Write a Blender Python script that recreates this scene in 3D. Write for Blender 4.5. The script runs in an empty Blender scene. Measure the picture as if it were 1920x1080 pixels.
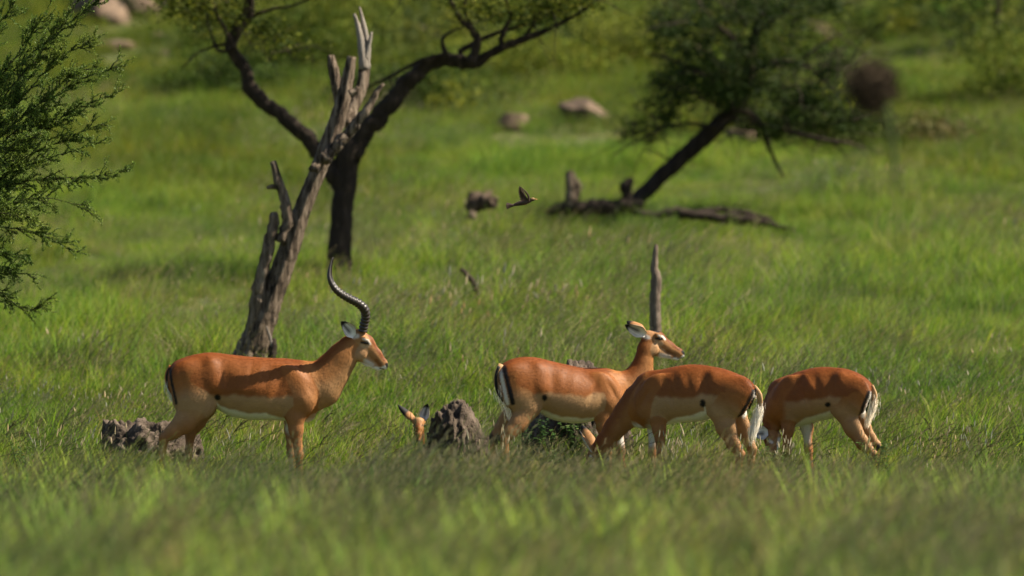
import bpy, math, random
import numpy as np
from mathutils import Vector, Matrix

# ------------------------------------------------------------------ camera, sky, sun, exposure
F, HZ, H = 13000.0, 428.0, 1.83          # focal length and horizon row in photo pixels, eye height in metres
SC = bpy.context.scene
COL = SC.collection
cam = bpy.data.cameras.new('camera')
cam.sensor_width = 36.0
cam.lens = 36.0 * F / 1920.0
cam.clip_start, cam.clip_end = 0.5, 2000.0
cam.dof.use_dof = True
cam.dof.focus_distance = 50.0
cam.dof.aperture_fstop = 2.25
cam.dof.aperture_blades = 9
camo = bpy.data.objects.new('camera', cam)
COL.objects.link(camo)
camo.location = (0, 0, H)
camo.rotation_euler = (math.radians(90) - math.atan((540 - HZ) / F), 0, 0)
SC.camera = camo

SUN = Vector((0.69, 0.015, 0.72)).normalized()   # towards the sun
el = math.asin(SUN.z)
az = math.atan2(SUN.x, SUN.y)
world = bpy.data.worlds.new('World')
SC.world = world
world.use_nodes = True
wn = world.node_tree.nodes
wn.clear()
sky = wn.new('ShaderNodeTexSky')
sky.sky_type = 'NISHITA'
sky.sun_disc = False
sky.sun_elevation = el
sky.sun_rotation = az
bg = wn.new('ShaderNodeBackground')
bg.inputs['Strength'].default_value = 0.05
wo = wn.new('ShaderNodeOutputWorld')
world.node_tree.links.new(sky.outputs[0], bg.inputs[0])
world.node_tree.links.new(bg.outputs[0], wo.inputs[0])
sl = bpy.data.lights.new('sun', 'SUN')
sl.energy = 5.0
sl.angle = math.radians(0.53)
sl.color = (1.0, 0.90, 0.72)
slo = bpy.data.objects.new('sun', sl)
COL.objects.link(slo)
slo.rotation_euler = SUN.to_track_quat('Z', 'Y').to_euler()
slo.location = (20, 30, 30)

SC.view_settings.view_transform = 'Standard'
SC.view_settings.look = 'None'
SC.view_settings.gamma = 1.0
SC.view_settings.use_curve_mapping = False
SC.view_settings.exposure = 1.15
SC.render.engine = 'CYCLES'
cy = SC.cycles
cy.use_denoising = True
try:
    cy.denoiser = 'OPENIMAGEDENOISE'
except Exception:
    pass
cy.max_bounces = 8
cy.diffuse_bounces = 3
cy.transmission_bounces = 4
cy.transparent_max_bounces = 6

# ------------------------------------------------------------------ helpers
rng = np.random.default_rng(7)
random.seed(7)


def at(px, py, Y):
    return np.array(((px - 960.0) / F * Y, Y, H - (py - HZ) / F * Y))


def tag(o, label=None, cat=None, group=None, kind=None):
    if label: o['label'] = label
    if cat: o['category'] = cat
    if group: o['group'] = group
    if kind: o['kind'] = kind
    return o


def empty(name, loc, rz=0.0):
    o = bpy.data.objects.new(name, None)
    COL.objects.link(o)
    o.location = tuple(loc)
    o.rotation_euler = (0, 0, rz)
    o.empty_display_size = 0.1
    return o


def mesh_data(name, V, Fc, mat=None, col=None, smooth=True, attr='tint'):
    """V (n,3) array; Fc list of tuples or an (m,k) array."""
    me = bpy.data.meshes.new(name)
    V = np.asarray(V, dtype=np.float32)
    if isinstance(Fc, np.ndarray):
        m, k = Fc.shape
        me.vertices.add(len(V))
        me.vertices.foreach_set('co', V.ravel())
        me.loops.add(m * k)
        me.loops.foreach_set('vertex_index', Fc.astype(np.int32).ravel())
        me.polygons.add(m)
        me.polygons.foreach_set('loop_start', np.arange(0, m * k, k, dtype=np.int32))
        me.polygons.foreach_set('loop_total', np.full(m, k, dtype=np.int32))
        me.update(calc_edges=True)
        me.validate()
    else:
        me.from_pydata([tuple(map(float, v)) for v in V], [], Fc)
        me.update()
    if col is not None:
        c = np.ones((len(V), 4), dtype=np.float32)
        c[:, :3] = col
        a = me.attributes.new(attr, 'FLOAT_COLOR', 'POINT')
        a.data.foreach_set('color', c.ravel())
    if smooth and len(me.polygons):
        me.polygons.foreach_set('use_smooth', np.ones(len(me.polygons), dtype=bool))
    if mat: me.materials.append(mat)
    return me


def mk(name, V, Fc, mat, parent=None, col=None, smooth=True, attr='tint'):
    o = bpy.data.objects.new(name, mesh_data(name, V, Fc, mat, col, smooth, attr))
    COL.objects.link(o)
    if parent: o.parent = parent
    return o


def sstep(a, b, x):
    t = np.clip((x - a) / (b - a), 0, 1)
    return t * t * (3 - 2 * t)


def smooth_path(P, n):
    """Catmull-Rom resample of rows (any columns)."""
    P = np.asarray(P, float)
    if len(P) < 3:
        t = np.linspace(0, 1, n)[:, None]
        return P[0] * (1 - t) + P[-1] * t
    d = np.r_[0, np.cumsum(np.maximum(np.linalg.norm(np.diff(P[:, :3], axis=0), axis=1), 1e-6))]
    T = np.linspace(0, d[-1], n)
    Q = np.vstack([2 * P[0] - P[1], P, 2 * P[-1] - P[-2]])
    out = []
    for t in T:
        i = min(max(int(np.searchsorted(d, t, 'right') - 1), 0), len(P) - 2)
        u = (t - d[i]) / (d[i + 1] - d[i])
        p0, p1, p2, p3 = Q[i], Q[i + 1], Q[i + 2], Q[i + 3]
        out.append(0.5 * (2 * p1 + (p2 - p0) * u + (2 * p0 - 5 * p1 + 4 * p2 - p3) * u * u + (3 * p1 - p0 - 3 * p2 + p3) * u ** 3))
    return np.array(out)


def tube(path, radii, sides=10, rough=0.0, seed=0, ridges=0.0, caps=True, flat=1.0):
    """Tube along path (n,3): returns verts, faces(list)."""
    path = np.asarray(path, float)
    n = len(path)
    r = np.broadcast_to(np.asarray(radii, float), (n,))
    g = np.random.default_rng(seed)
    T = np.gradient(path, axis=0)
    T /= np.linalg.norm(T, axis=1)[:, None] + 1e-9
    up = np.array((0.13, 1.0, 0.07))
    V = []
    lump = g.normal(0, 1, (n, sides))
    rid = g.normal(0, 1, sides)
    A = np.cross(T[0], up)
    A /= np.linalg.norm(A) + 1e-9
    for i in range(n):
        A = A - T[i] * np.dot(A, T[i])
        A /= np.linalg.norm(A) + 1e-9
        B = np.cross(T[i], A)
        for s in range(sides):
            a = 2 * math.pi * s / sides
            rr = r[i] * (1 + rough * lump[i, s] + ridges * rid[s])
            V.append(path[i] + rr * (math.cos(a) * A + flat * math.sin(a) * B))
    Fc = []
    for i in range(n - 1):
        for s in range(sides):
            s2 = (s + 1) % sides
            Fc.append((i * sides + s, i * sides + s2, (i + 1) * sides + s2, (i + 1) * sides + s))
    if caps:
        V.append(path[0]); V.append(path[-1])
        c0, c1 = len(V) - 2, len(V) - 1
        for s in range(sides):
            s2 = (s + 1) % sides
            Fc.append((c0, s2, s))
            Fc.append((c1, (n - 1) * sides + s, (n - 1) * sides + s2))
    return np.array(V), Fc


class MB:
    def __init__(self):
        self.V, self.F, self.C, self.n = [], [], [], 0

    def add(self, V, Fc, col=None):
        V = np.asarray(V, float)
        self.V.append(V)
        self.F += [tuple(i + self.n for i in f) for f in Fc]
        if col is not None:
            self.C.append(np.broadcast_to(np.asarray(col, float), (len(V), 3)))
        self.n += len(V)

    def build(self, name, mat, parent=None, smooth=True, origin=None):
        V = np.vstack(self.V)
        if origin is not None: V = V - np.asarray(origin)
        return mk(name, V, self.F, mat, parent, np.vstack(self.C) if self.C else None, smooth)


# ------------------------------------------------------------------ materials
def new_mat(name):
    m = bpy.data.materials.new(name)
    m.use_nodes = True
    nt = m.node_tree
    nt.nodes.clear()
    out = nt.nodes.new('ShaderNodeOutputMaterial')
    return m, nt, out


def N(nt, kind, **kw):
    n = nt.nodes.new(kind)
    for k, v in kw.items():
        if k in n.inputs: n.inputs[k].default_value = v
        else: setattr(n, k, v)
    return n


def ramp(nt, stops):
    r = nt.nodes.new('ShaderNodeValToRGB')
    e = r.color_ramp.elements
    e[0].position, e[0].color = stops[0][0], (*stops[0][1], 1)
    e[1].position, e[1].color = stops[-1][0], (*stops[-1][1], 1)
    for p, c in stops[1:-1]:
        x = e.new(p)
        x.color = (*c, 1)
    return r


def foliage_mat(name, translucent=0.35, rough=0.5, noise_scale=0.35, var=0.5, spec=0.3, warm=(1.35, 1.05, 0.75), cool=(0.75, 0.95, 0.9)):
    """Colour from the 'tint' attribute, varied by place (patches) and by instance."""
    m, nt, out = new_mat(name)
    L = nt.links.new
    a = N(nt, 'ShaderNodeAttribute', attribute_name='tint')
    geo = nt.nodes.new('ShaderNodeNewGeometry')
    n1 = N(nt, 'ShaderNodeTexNoise', Scale=noise_scale, Detail=5.0, Roughness=0.72)
    L(geo.outputs['Position'], n1.inputs['Vector'])
    r1 = ramp(nt, [(0.32, cool), (0.5, (1, 1, 1)), (0.68, warm)])
    L(n1.outputs['Fac'], r1.inputs[0])
    mul = N(nt, 'ShaderNodeMix', data_type='RGBA', blend_type='MULTIPLY')
    mul.inputs[0].default_value = var
    L(a.outputs['Color'], mul.inputs[6]); L(r1.outputs[0], mul.inputs[7])
    oi = nt.nodes.new('ShaderNodeObjectInfo')
    r2 = ramp(nt, [(0.0, (0.50, 0.62, 0.62)), (0.45, (0.95, 0.97, 1)), (1.0, (1.42, 1.28, 1.1))])
    L(oi.outputs['Random'], r2.inputs[0])
    mul2 = N(nt, 'ShaderNodeMix', data_type='RGBA', blend_type='MULTIPLY')
    mul2.inputs[0].default_value = 0.8
    L(mul.outputs[2], mul2.inputs[6]); L(r2.outputs[0], mul2.inputs[7])
    p = N(nt, 'ShaderNodeBsdfPrincipled', Roughness=rough)
    p.inputs['Specular IOR Level'].default_value = spec
    t = nt.nodes.new('ShaderNodeBsdfTranslucent')
    mx = nt.nodes.new('ShaderNodeMixShader')
    mx.inputs[0].default_value = translucent
    L(mul2.outputs[2], p.inputs['Base Color']); L(mul2.outputs[2], t.inputs['Color'])
    L(p.outputs[0], mx.inputs[1]); L(t.outputs[0], mx.inputs[2]); L(mx.outputs[0], out.inputs[0])
    return m


def rough_mat(name, stops, scale=8.0, stretch=(1, 1, 1), rough=0.9, bump=0.5, bump_scale=30.0, bump_dist=0.02, coord='Object', detail=6.0):
    m, nt, out = new_mat(name)
    L = nt.links.new
    tc = nt.nodes.new('ShaderNodeTexCoord')
    mp = N(nt, 'ShaderNodeMapping')
    mp.inputs['Scale'].default_value = stretch
    L(tc.outputs[coord], mp.inputs[0])
    n1 = N(nt, 'ShaderNodeTexNoise', Scale=scale, Detail=detail, Roughness=0.65)
    L(mp.outputs[0], n1.inputs['Vector'])
    r = ramp(nt, stops)
    L(n1.outputs['Fac'], r.inputs[0])
    p = N(nt, 'ShaderNodeBsdfPrincipled', Roughness=rough)
    p.inputs['Specular IOR Level'].default_value = 0.2
    L(r.outputs[0], p.inputs['Base Color'])
    n2 = N(nt, 'ShaderNodeTexNoise', Scale=bump_scale, Detail=5.0, Roughness=0.7)
    L(mp.outputs[0], n2.inputs['Vector'])
    b = N(nt, 'ShaderNodeBump', Strength=bump, Distance=bump_dist)
    L(n2.outputs['Fac'], b.inputs['Height']); L(b.outputs[0], p.inputs['Normal'])
    L(p.outputs[0], out.inputs[0])
    return m


def coat_mat():
    m, nt, out = new_mat('impala_coat')
    L = nt.links.new
    a = N(nt, 'ShaderNodeAttribute', attribute_name='coat')
    tc = nt.nodes.new('ShaderNodeTexCoord')
    mp = N(nt, 'ShaderNodeMapping')
    mp.inputs['Scale'].default_value = (0.3, 1, 1)
    mp.inputs['Rotation'].default_value = (0, 0.35, 0)
    L(tc.outputs['Object'], mp.inputs[0])
    n1 = N(nt, 'ShaderNodeTexNoise', Scale=95.0, Detail=4.0, Roughness=0.7)
    L(mp.outputs[0], n1.inputs['Vector'])
    n3 = N(nt, 'ShaderNodeTexNoise', Scale=9.0, Detail=3.0)
    L(tc.outputs['Object'], n3.inputs['Vector'])
    r = ramp(nt, [(0.25, (0.84, 0.82, 0.80)), (0.5, (1, 1, 1)), (0.8, (1.12, 1.13, 1.15))])
    L(n1.outputs['Fac'], r.inputs[0])
    mul = N(nt, 'ShaderNodeMix', data_type='RGBA', blend_type='MULTIPLY')
    mul.inputs[0].default_value = 0.75
    L(a.outputs['Color'], mul.inputs[6]); L(r.outputs[0], mul.inputs[7])
    r3 = ramp(nt, [(0.3, (0.86, 0.84, 0.82)), (0.7, (1.12, 1.12, 1.12))])
    L(n3.outputs['Fac'], r3.inputs[0])
    mul2 = N(nt, 'ShaderNodeMix', data_type='RGBA', blend_type='MULTIPLY')
    mul2.inputs[0].default_value = 0.8
    L(mul.outputs[2], mul2.inputs[6]); L(r3.outputs[0], mul2.inputs[7])
    p = N(nt, 'ShaderNodeBsdfPrincipled', Roughness=0.6)
    p.inputs['Specular IOR Level'].default_value = 0.2
    p.inputs['Sheen Weight'].default_value = 0.0
    p.inputs['Sheen Roughness'].default_value = 0.4
    L(mul2.outputs[2], p.inputs['Base Color'])
    b = N(nt, 'ShaderNodeBump', Strength=0.22, Distance=0.005)
    L(n1.outputs['Fac'], b.inputs['Height'])
    n4 = N(nt, 'ShaderNodeTexNoise', Scale=22.0, Detail=2.0)
    L(tc.outputs['Object'], n4.inputs['Vector'])
    b2 = N(nt, 'ShaderNodeBump', Strength=0.10, Distance=0.02)
    L(n4.outputs['Fac'], b2.inputs['Height']); L(b.outputs[0], b2.inputs['Normal'])
    L(b2.outputs[0], p.inputs['Normal'])
    L(p.outputs[0], out.inputs[0])
    return m


def plain_mat(name, c, rough=0.5, spec=0.5):
    m, nt, out = new_mat(name)
    tc = nt.nodes.new('ShaderNodeTexCoord')
    n = N(nt, 'ShaderNodeTexNoise', Scale=60.0, Detail=3.0)
    nt.links.new(tc.outputs['Object'], n.inputs['Vector'])
    r = ramp(nt, [(0.3, tuple(x * 0.75 for x in c)), (0.7, tuple(x * 1.2 for x in c))])
    nt.links.new(n.outputs['Fac'], r.inputs[0])
    p = N(nt, 'ShaderNodeBsdfPrincipled', Roughness=rough)
    p.inputs['Specular IOR Level'].default_value = spec
    nt.links.new(r.outputs[0], p.inputs['Base Color'])
    nt.links.new(p.outputs[0], out.inputs[0])
    return m


M_COAT = coat_mat()


def fur_mat():
    m, nt, out = new_mat('impala_fur')
    a = N(nt, 'ShaderNodeAttribute', attribute_name='coat')
    p = N(nt, 'ShaderNodeBsdfPrincipled', Roughness=0.5)
    p.inputs['Specular IOR Level'].default_value = 0.22
    nt.links.new(a.outputs['Color'], p.inputs['Base Color'])
    nt.links.new(p.outputs[0], out.inputs[0])
    return m


M_FUR = fur_mat()
M_GRASS = foliage_mat('grass_blades', 0.45, 0.6, 0.42, 0.9, 0.15, (1.36, 1.14, 0.9), (0.46, 0.66, 0.72))
M_LEAF = foliage_mat('leaves', 0.28, 0.65, 0.6, 0.5, 0.12)
M_SHRUB = foliage_mat('fine_leaves', 0.35, 0.55, 1.2, 0.5, 0.3)
M_SOIL = rough_mat('soil', [(0.3, (0.05, 0.075, 0.018)), (0.55, (0.09, 0.095, 0.032)), (0.8, (0.17, 0.115, 0.05))], 0.7, bump=0.6, bump_scale=9.0, bump_dist=0.05)
M_DEADWOOD = rough_mat('weathered_wood', [(0.34, (0.014, 0.011, 0.009)), (0.43, (0.085, 0.060, 0.041)), (0.54, (0.24, 0.180, 0.130)), (0.72, (0.42, 0.34, 0.26))], 8.0, (3.0, 3.0, 0.35), 0.85, 1.0, 16.0, 0.06)
M_PALEWOOD = rough_mat('bleached_wood', [(0.25, (0.09, 0.075, 0.06)), (0.5, (0.25, 0.215, 0.18)), (0.8, (0.38, 0.34, 0.295))], 7.0, (3.0, 3.0, 0.4), 0.85, 0.8, 16.0, 0.03)
M_STAKE = rough_mat('brown_weathered_wood', [(0.3, (0.06, 0.045, 0.035)), (0.5, (0.20, 0.15, 0.115)), (0.75, (0.36, 0.29, 0.23))], 9.0, (3.0, 3.0, 0.6), 0.85, 0.9, 20.0, 0.04)
M_STUMP = rough_mat('rotten_wood', [(0.3, (0.03, 0.022, 0.016)), (0.55, (0.085, 0.06, 0.042)), (0.8, (0.16, 0.12, 0.085))], 9.0)
M_BARK = rough_mat('dark_bark', [(0.25, (0.012, 0.009, 0.007)), (0.55, (0.048, 0.034, 0.025)), (0.8, (0.13, 0.095, 0.070))], 6.0, (2.5, 2.5, 0.5), 0.9, 0.9, 14.0, 0.05)
M_MOUND = rough_mat('termite_earth', [(0.34, (0.018, 0.014, 0.011)), (0.5, (0.09, 0.067, 0.050)), (0.68, (0.22, 0.168, 0.130))], 6.0, rough=0.95, bump=1.0, bump_scale=30.0, bump_dist=0.03, detail=9.0)
M_ROCK = rough_mat('pink_granite', [(0.36, (0.035, 0.027, 0.021)), (0.5, (0.125, 0.088, 0.062)), (0.66, (0.23, 0.16, 0.112))], 3.5, rough=0.9, bump=0.6, bump_scale=7.0, bump_dist=0.05)
M_HORN = plain_mat('horn', (0.030, 0.022, 0.018), 0.42, 0.5)
M_EYE = plain_mat('eye', (0.006, 0.005, 0.004), 0.08, 0.7)
M_HAIR = foliage_mat('tail_hair', 0.1, 0.6, 30.0, 0.2, 0.2, (1.05, 1.0, 0.95), (0.95, 0.97, 1.0))
M_FEATHER = rough_mat('brown_feathers', [(0.3, (0.03, 0.02, 0.016)), (0.7, (0.10, 0.065, 0.05))], 60.0, (1, 1, 1), 0.7, 0.4, 150.0, 0.004)
M_FEATHER2 = rough_mat('buff_feathers', [(0.3, (0.20, 0.12, 0.06)), (0.7, (0.36, 0.23, 0.12))], 60.0, (1, 1, 1), 0.7, 0.4, 150.0, 0.004)
M_BILL = plain_mat('bill', (0.55, 0.25, 0.06), 0.35, 0.5)
M_BALL = rough_mat('dry_flower_head', [(0.3, (0.025, 0.018, 0.011)), (0.7, (0.085, 0.060, 0.036))], 60.0, bump=0.6, bump_scale=80.0, bump_dist=0.01)
M_STEM = rough_mat('green_stem', [(0.3, (0.03, 0.05, 0.018)), (0.7, (0.06, 0.085, 0.03))], 30.0)

# ------------------------------------------------------------------ terrain
_Yk = [-80, 0, 17, 21, 24, 28, 32, 36, 41, 46, 50, 52.5, 60, 72, 82, 88, 100, 108, 120, 135, 150, 170, 200, 260, 330, 420]
_Zk = [-0.6, 0.0, 0.0, 0.18, 0.28, 0.30, 0.20, 0.09, 0.02, 0.0, 0.0, 0.03, 0.46, 1.20, 1.50, 1.86, 2.75, 3.40, 4.60, 6.10, 7.7, 10.0, 13.8, 23.0, 36.0, 54.0]
_yy = np.arange(-80, 420.01, 0.25)
_zz = np.interp(_yy, _Yk, _Zk)
_ker = np.exp(-0.5 * (np.arange(-16, 17) * 0.25 / 1.6) ** 2)
_ker /= _ker.sum()
_zz = np.convolve(np.pad(_zz, 16, mode='edge'), _ker, mode='valid')


def gz(x, y):
    x = np.asarray(x, float); y = np.asarray(y, float)
    far = np.clip((y - 55) / 15, 0, 1)
    und = 0.05 * np.sin(x * 0.45 + y * 0.13) + 0.035 * np.sin(x * 0.9 - y * 0.31 + 1.3)
    near = 0.012 * np.sin(x * 2.3 + 0.7) * np.sin(y * 1.9)
    return np.interp(y, _yy, _zz) + far * und + near


def y_at(py):
    """distance at which the slope shows at row py of the photograph"""
    yy = np.arange(60, 240, 0.5)
    rows = HZ - (np.interp(yy, _yy, _zz) - H) * F / yy
    k = np.argmax(rows <= py)
    return float(yy[k]) if rows[k] <= py else 240.0


xs = np.unique(np.r_[-150:-30:6, -30:-10:1.5, -10:10.01:0.4, 10:30:1.5, 30:151:6].astype(float))
ys = np.unique(np.r_[-80:24:4, 24:60:0.4, 60:170:1.2, 170:421:5].astype(float))
GX, GY = np.meshgrid(xs, ys)
GZ = gz(GX, GY)
gv = np.stack([GX.ravel(), GY.ravel(), GZ.ravel()], 1)
nx, ny = len(xs), len(ys)
ii, jj = np.meshgrid(np.arange(nx - 1), np.arange(ny - 1))
q = (jj * nx + ii).ravel()
gf = np.stack([q, q + 1, q + nx + 1, q + nx], 1)
ground = mk('ground', gv, gf, M_SOIL)
tag(ground, 'earthy hillside slope under the green grass', kind='structure')

# ------------------------------------------------------------------ grass templates
LIB = {}
GREENS = np.array([(0.125, 0.240, 0.018), (0.180, 0.285, 0.022), (0.245, 0.315, 0.034), (0.072, 0.145, 0.018), (0.205, 0.230, 0.058)])
STRAW = np.array([(0.30, 0.27, 0.13), (0.26, 0.24, 0.11), (0.21, 0.17, 0.09)])
DARK = np.array([(0.19, 0.180, 0.085), (0.23, 0.20, 0.12), (0.15, 0.18, 0.06)])


def blade(mb, g, root, length, width, az, t0, t1, col, segs=4, droop=1.0):
    p = np.array(root, float)
    d = np.array((math.cos(az), math.sin(az), 0))
    side = np.array((-math.sin(az), math.cos(az), 0))
    tw = g.uniform(-0.9, 0.9)
    side = side * math.cos(tw) + d * math.sin(tw)
    V, Fc = [], []
    for k in range(segs + 1):
        s = k / segs
        w = width * (1 - s ** 2.2) * 0.5 * (0.75 + 0.5 * min(1, 3 * s))
        if k < segs:
            V += [p - side * w, p + side * w]
        else:
            V.append(p.copy())
        th = t0 + (t1 - t0) * s ** droop
        p = p + (length / segs) * (d * math.sin(th) + np.array((0, 0, math.cos(th))))
    for k in range(segs - 1):
        Fc.append((2 * k, 2 * k + 1, 2 * k + 3, 2 * k + 2))
    Fc.append((2 * segs - 2, 2 * segs - 1, 2 * segs))
    mb.add(V, Fc, col)
    return p


def stem(mb, g, root, length, width, az, lean, col, segs=4):
    """Thin three-sided stem; returns points along it."""
    d = np.array((math.cos(az), math.sin(az), 0))
    pts = [np.array(root, float)]
    for k in range(segs):
        th = lean * ((k + 1) / segs) ** 1.3
        pts.append(pts[-1] + (length / segs) * (d * math.sin(th) + np.array((0, 0, math.cos(th)))))
    V, Fc = tube(np.array(pts), np.linspace(width, width * 0.5, segs + 1), 3, caps=False)
    mb.add(V, Fc, col)
    return np.array(pts)


def clump(name, seed, nb, R, lmin, lmax, w, straw=0.08, wind=0.55, seeds=0, spikes=0, dark=0.0, big=1.0):
    g = np.random.default_rng(seed)
    mb = MB()
    for i in range(nb):
        r = R * math.sqrt(g.random())
        a = g.uniform(0, 2 * math.pi)
        root = (r * math.cos(a), r * math.sin(a), -0.02)
        az = g.normal(0, 0.75) if g.random() < wind else g.uniform(-math.pi, math.pi)
        u = g.random()
        if u < straw: c = STRAW[g.integers(3)]
        elif u < straw + dark: c = DARK[g.integers(3)]
        else: c = GREENS[g.integers(len(GREENS))]
        c = c * g.uniform(0.75, 1.25)
        blade(mb, g, root, g.uniform(lmin, lmax), w * g.uniform(0.7, 1.3), az, g.uniform(0.05, 0.45), g.uniform(0.6, 1.6), c, droop=g.uniform(0.8, 1.6))
    for i in range(seeds):                                     # flowering stems with dark awned spikelets
        r = R * math.sqrt(g.random()); a = g.uniform(0, 2 * math.pi)
        ln = g.uniform(1.05, 1.6) * lmax
        c = DARK[g.integers(3)] * g.uniform(0.8, 1.2)
        az = g.normal(0, 0.5)
        P = stem(mb, g, (r * math.cos(a), r * math.sin(a), -0.02), ln, 0.0013, az, g.uniform(0.5, 1.1), c * 1.1)
        for k in range(11):
            s = 0.55 + 0.4 * k / 9
            q_ = P[0] + 0
            x = s * (len(P) - 1); i0 = min(int(x), len(P) - 2)
            q_ = P[i0] + (P[i0 + 1] - P[i0]) * (x - i0)
            blade(mb, g, q_, g.uniform(0.025, 0.05), 0.004, az + g.normal(0, 0.5), g.uniform(0.4, 1.0), g.uniform(1.0, 1.9), c, segs=2)
    for i in range(spikes):                                    # pale fluffy flower spikes
        r = R * math.sqrt(g.random()); a = g.uniform(0, 2 * math.pi)
        ln = g.uniform(0.75, 1.15) * lmax
        az = g.normal(0, 1.0)
        P = stem(mb, g, (r * math.cos(a), r * math.sin(a), -0.02), ln, 0.0014, az, g.uniform(0.1, 0.5), (0.15, 0.20, 0.06))
        d = P[-1] - P[-2]; d /= np.linalg.norm(d)
        L_ = g.uniform(0.035, 0.06) * big
        V, Fc = tube(np.array([P[-1] + d * L_ * s for s in (0, 0.3, 0.7, 1)]), tuple(r_ * big for r_ in (0.0025, 0.0045, 0.0036, 0.0008)), 5, rough=0.15, seed=seed + i)
        mb.add(V, Fc, np.array((0.52, 0.47, 0.35)) * g.uniform(0.6, 1.1))
    V = np.vstack(mb.V)
    me = mesh_data(name, V, mb.F, M_GRASS, np.vstack(mb.C), False)
    return bpy.data.objects.new(name, me)


def lib(name, objs):
    c = bpy.data.collections.new(name)
    for o in objs: c.objects.link(o)
    LIB[name] = c
    return c


lib('grass_near', [
    clump('tuft_a', 1, 60, 0.11, 0.16, 0.30, 0.0055, 0.06),
    clump('tuft_b', 2, 70, 0.12, 0.12, 0.24, 0.0045, 0.12),
    clump('tuft_c', 3, 55, 0.10, 0.18, 0.36, 0.0055, 0.10, dark=0.05),
    clump('tuft_d', 4, 60, 0.11, 0.14, 0.28, 0.006, 0.05),
    clump('tuft_e', 5, 50, 0.12, 0.16, 0.30, 0.005, 0.18, dark=0.06),
    clump('tuft_f', 6, 40, 0.12, 0.15, 0.28, 0.005, 0.12, seeds=4),
    clump('tuft_g', 7, 40, 0.12, 0.15, 0.26, 0.005, 0.08, seeds=4, dark=0.05),
    clump('tuft_h', 8, 36, 0.13, 0.14, 0.26, 0.005, 0.10, spikes=4),
    clump('tuft_i', 9, 50, 0.13, 0.18, 0.34, 0.0045, 0.42, seeds=5, dark=0.1),
    clump('tuft_j', 10, 50, 0.13, 0.18, 0.34, 0.0045, 0.35, seeds=4),
])
lib('grass_far', [
    clump('sward_a', 21, 80, 0.26, 0.22, 0.50, 0.0055, 0.05),
    clump('sward_b', 22, 80, 0.26, 0.20, 0.42, 0.0055, 0.10, dark=0.04),
    clump('sward_c', 23, 80, 0.28, 0.25, 0.55, 0.0055, 0.05),
    clump('sward_d', 24, 70, 0.28, 0.22, 0.48, 0.0055, 0.16, dark=0.10),
    clump('sward_e', 25, 60, 0.28, 0.22, 0.48, 0.0055, 0.14, seeds=10, dark=0.18),
    clump('sward_f', 26, 70, 0.28, 0.22, 0.46, 0.0055, 0.08, spikes=2, big=1.7),
])
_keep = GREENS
GREENS = _keep * np.array((1.28, 1.22, 2.1))  # front greens brightened in colour to offset the shade between their blades
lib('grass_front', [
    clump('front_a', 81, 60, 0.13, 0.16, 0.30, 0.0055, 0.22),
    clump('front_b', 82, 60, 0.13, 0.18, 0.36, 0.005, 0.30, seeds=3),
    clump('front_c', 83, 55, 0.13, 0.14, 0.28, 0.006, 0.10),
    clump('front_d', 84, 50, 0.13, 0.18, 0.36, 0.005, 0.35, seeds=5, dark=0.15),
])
GREENS = np.array([(0.080, 0.140, 0.010), (0.125, 0.170, 0.014), (0.140, 0.140, 0.026), (0.055, 0.095, 0.012), (0.13, 0.185, 0.012)])  # olive greens, darkened in colour to suggest dappled shade up the slope
lib('grass_rough', [
    clump('rank_a', 41, 75, 0.30, 0.25, 0.60, 0.007, 0.08),
    clump('rank_b', 42, 75, 0.30, 0.22, 0.50, 0.007, 0.14, dark=0.06),
    clump('rank_c', 43, 70, 0.30, 0.30, 0.70, 0.007, 0.05),
])
GREENS = _keep
def awned(name, seed):
    g = np.random.default_rng(seed)
    mb = MB()
    for i in range(2):
        c = np.array((0.045, 0.036, 0.024)) * g.uniform(0.7, 1.4)
        az = g.normal(0, 0.4)
        P = stem(mb, g, (g.normal(0, .04), g.normal(0, .04), -.02), g.uniform(0.36, 0.52), 0.0026, az, g.uniform(0.9, 1.5), np.array((0.08, 0.09, 0.035)), 7)
        for k in range(9):
            x = (0.66 + 0.34 * k / 9) * (len(P) - 1); i0 = min(int(x), len(P) - 2)
            q_ = P[i0] + (P[i0 + 1] - P[i0]) * (x - i0)
            blade(mb, g, q_, g.uniform(0.04, 0.07), 0.007, az + g.normal(0, 0.25), g.uniform(0.9, 1.3), g.uniform(1.2, 1.8), c, segs=2)
    me = mesh_data(name, np.vstack(mb.V), mb.F, M_GRASS, np.vstack(mb.C), False)
    return bpy.data.objects.new(name, me)


lib('awned', [awned('awn_a', 71), awned('awn_b', 72), awned('awn_c', 73)])
lib('spikes', [clump('spike_a', 51, 4, 0.06, 0.16, 0.31, 0.004, 0.2, spikes=3), clump('spike_b', 52, 3, 0.08, 0.16, 0.33, 0.004, 0.2, spikes=3)])
lib('grass_tall', [
    clump('tall_a', 31, 34, 0.18, 0.25, 0.48, 0.005, 0.30, seeds=6),
    clump('tall_b', 32, 34, 0.18, 0.25, 0.50, 0.005, 0.25, seeds=5, dark=0.08),
])


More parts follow.
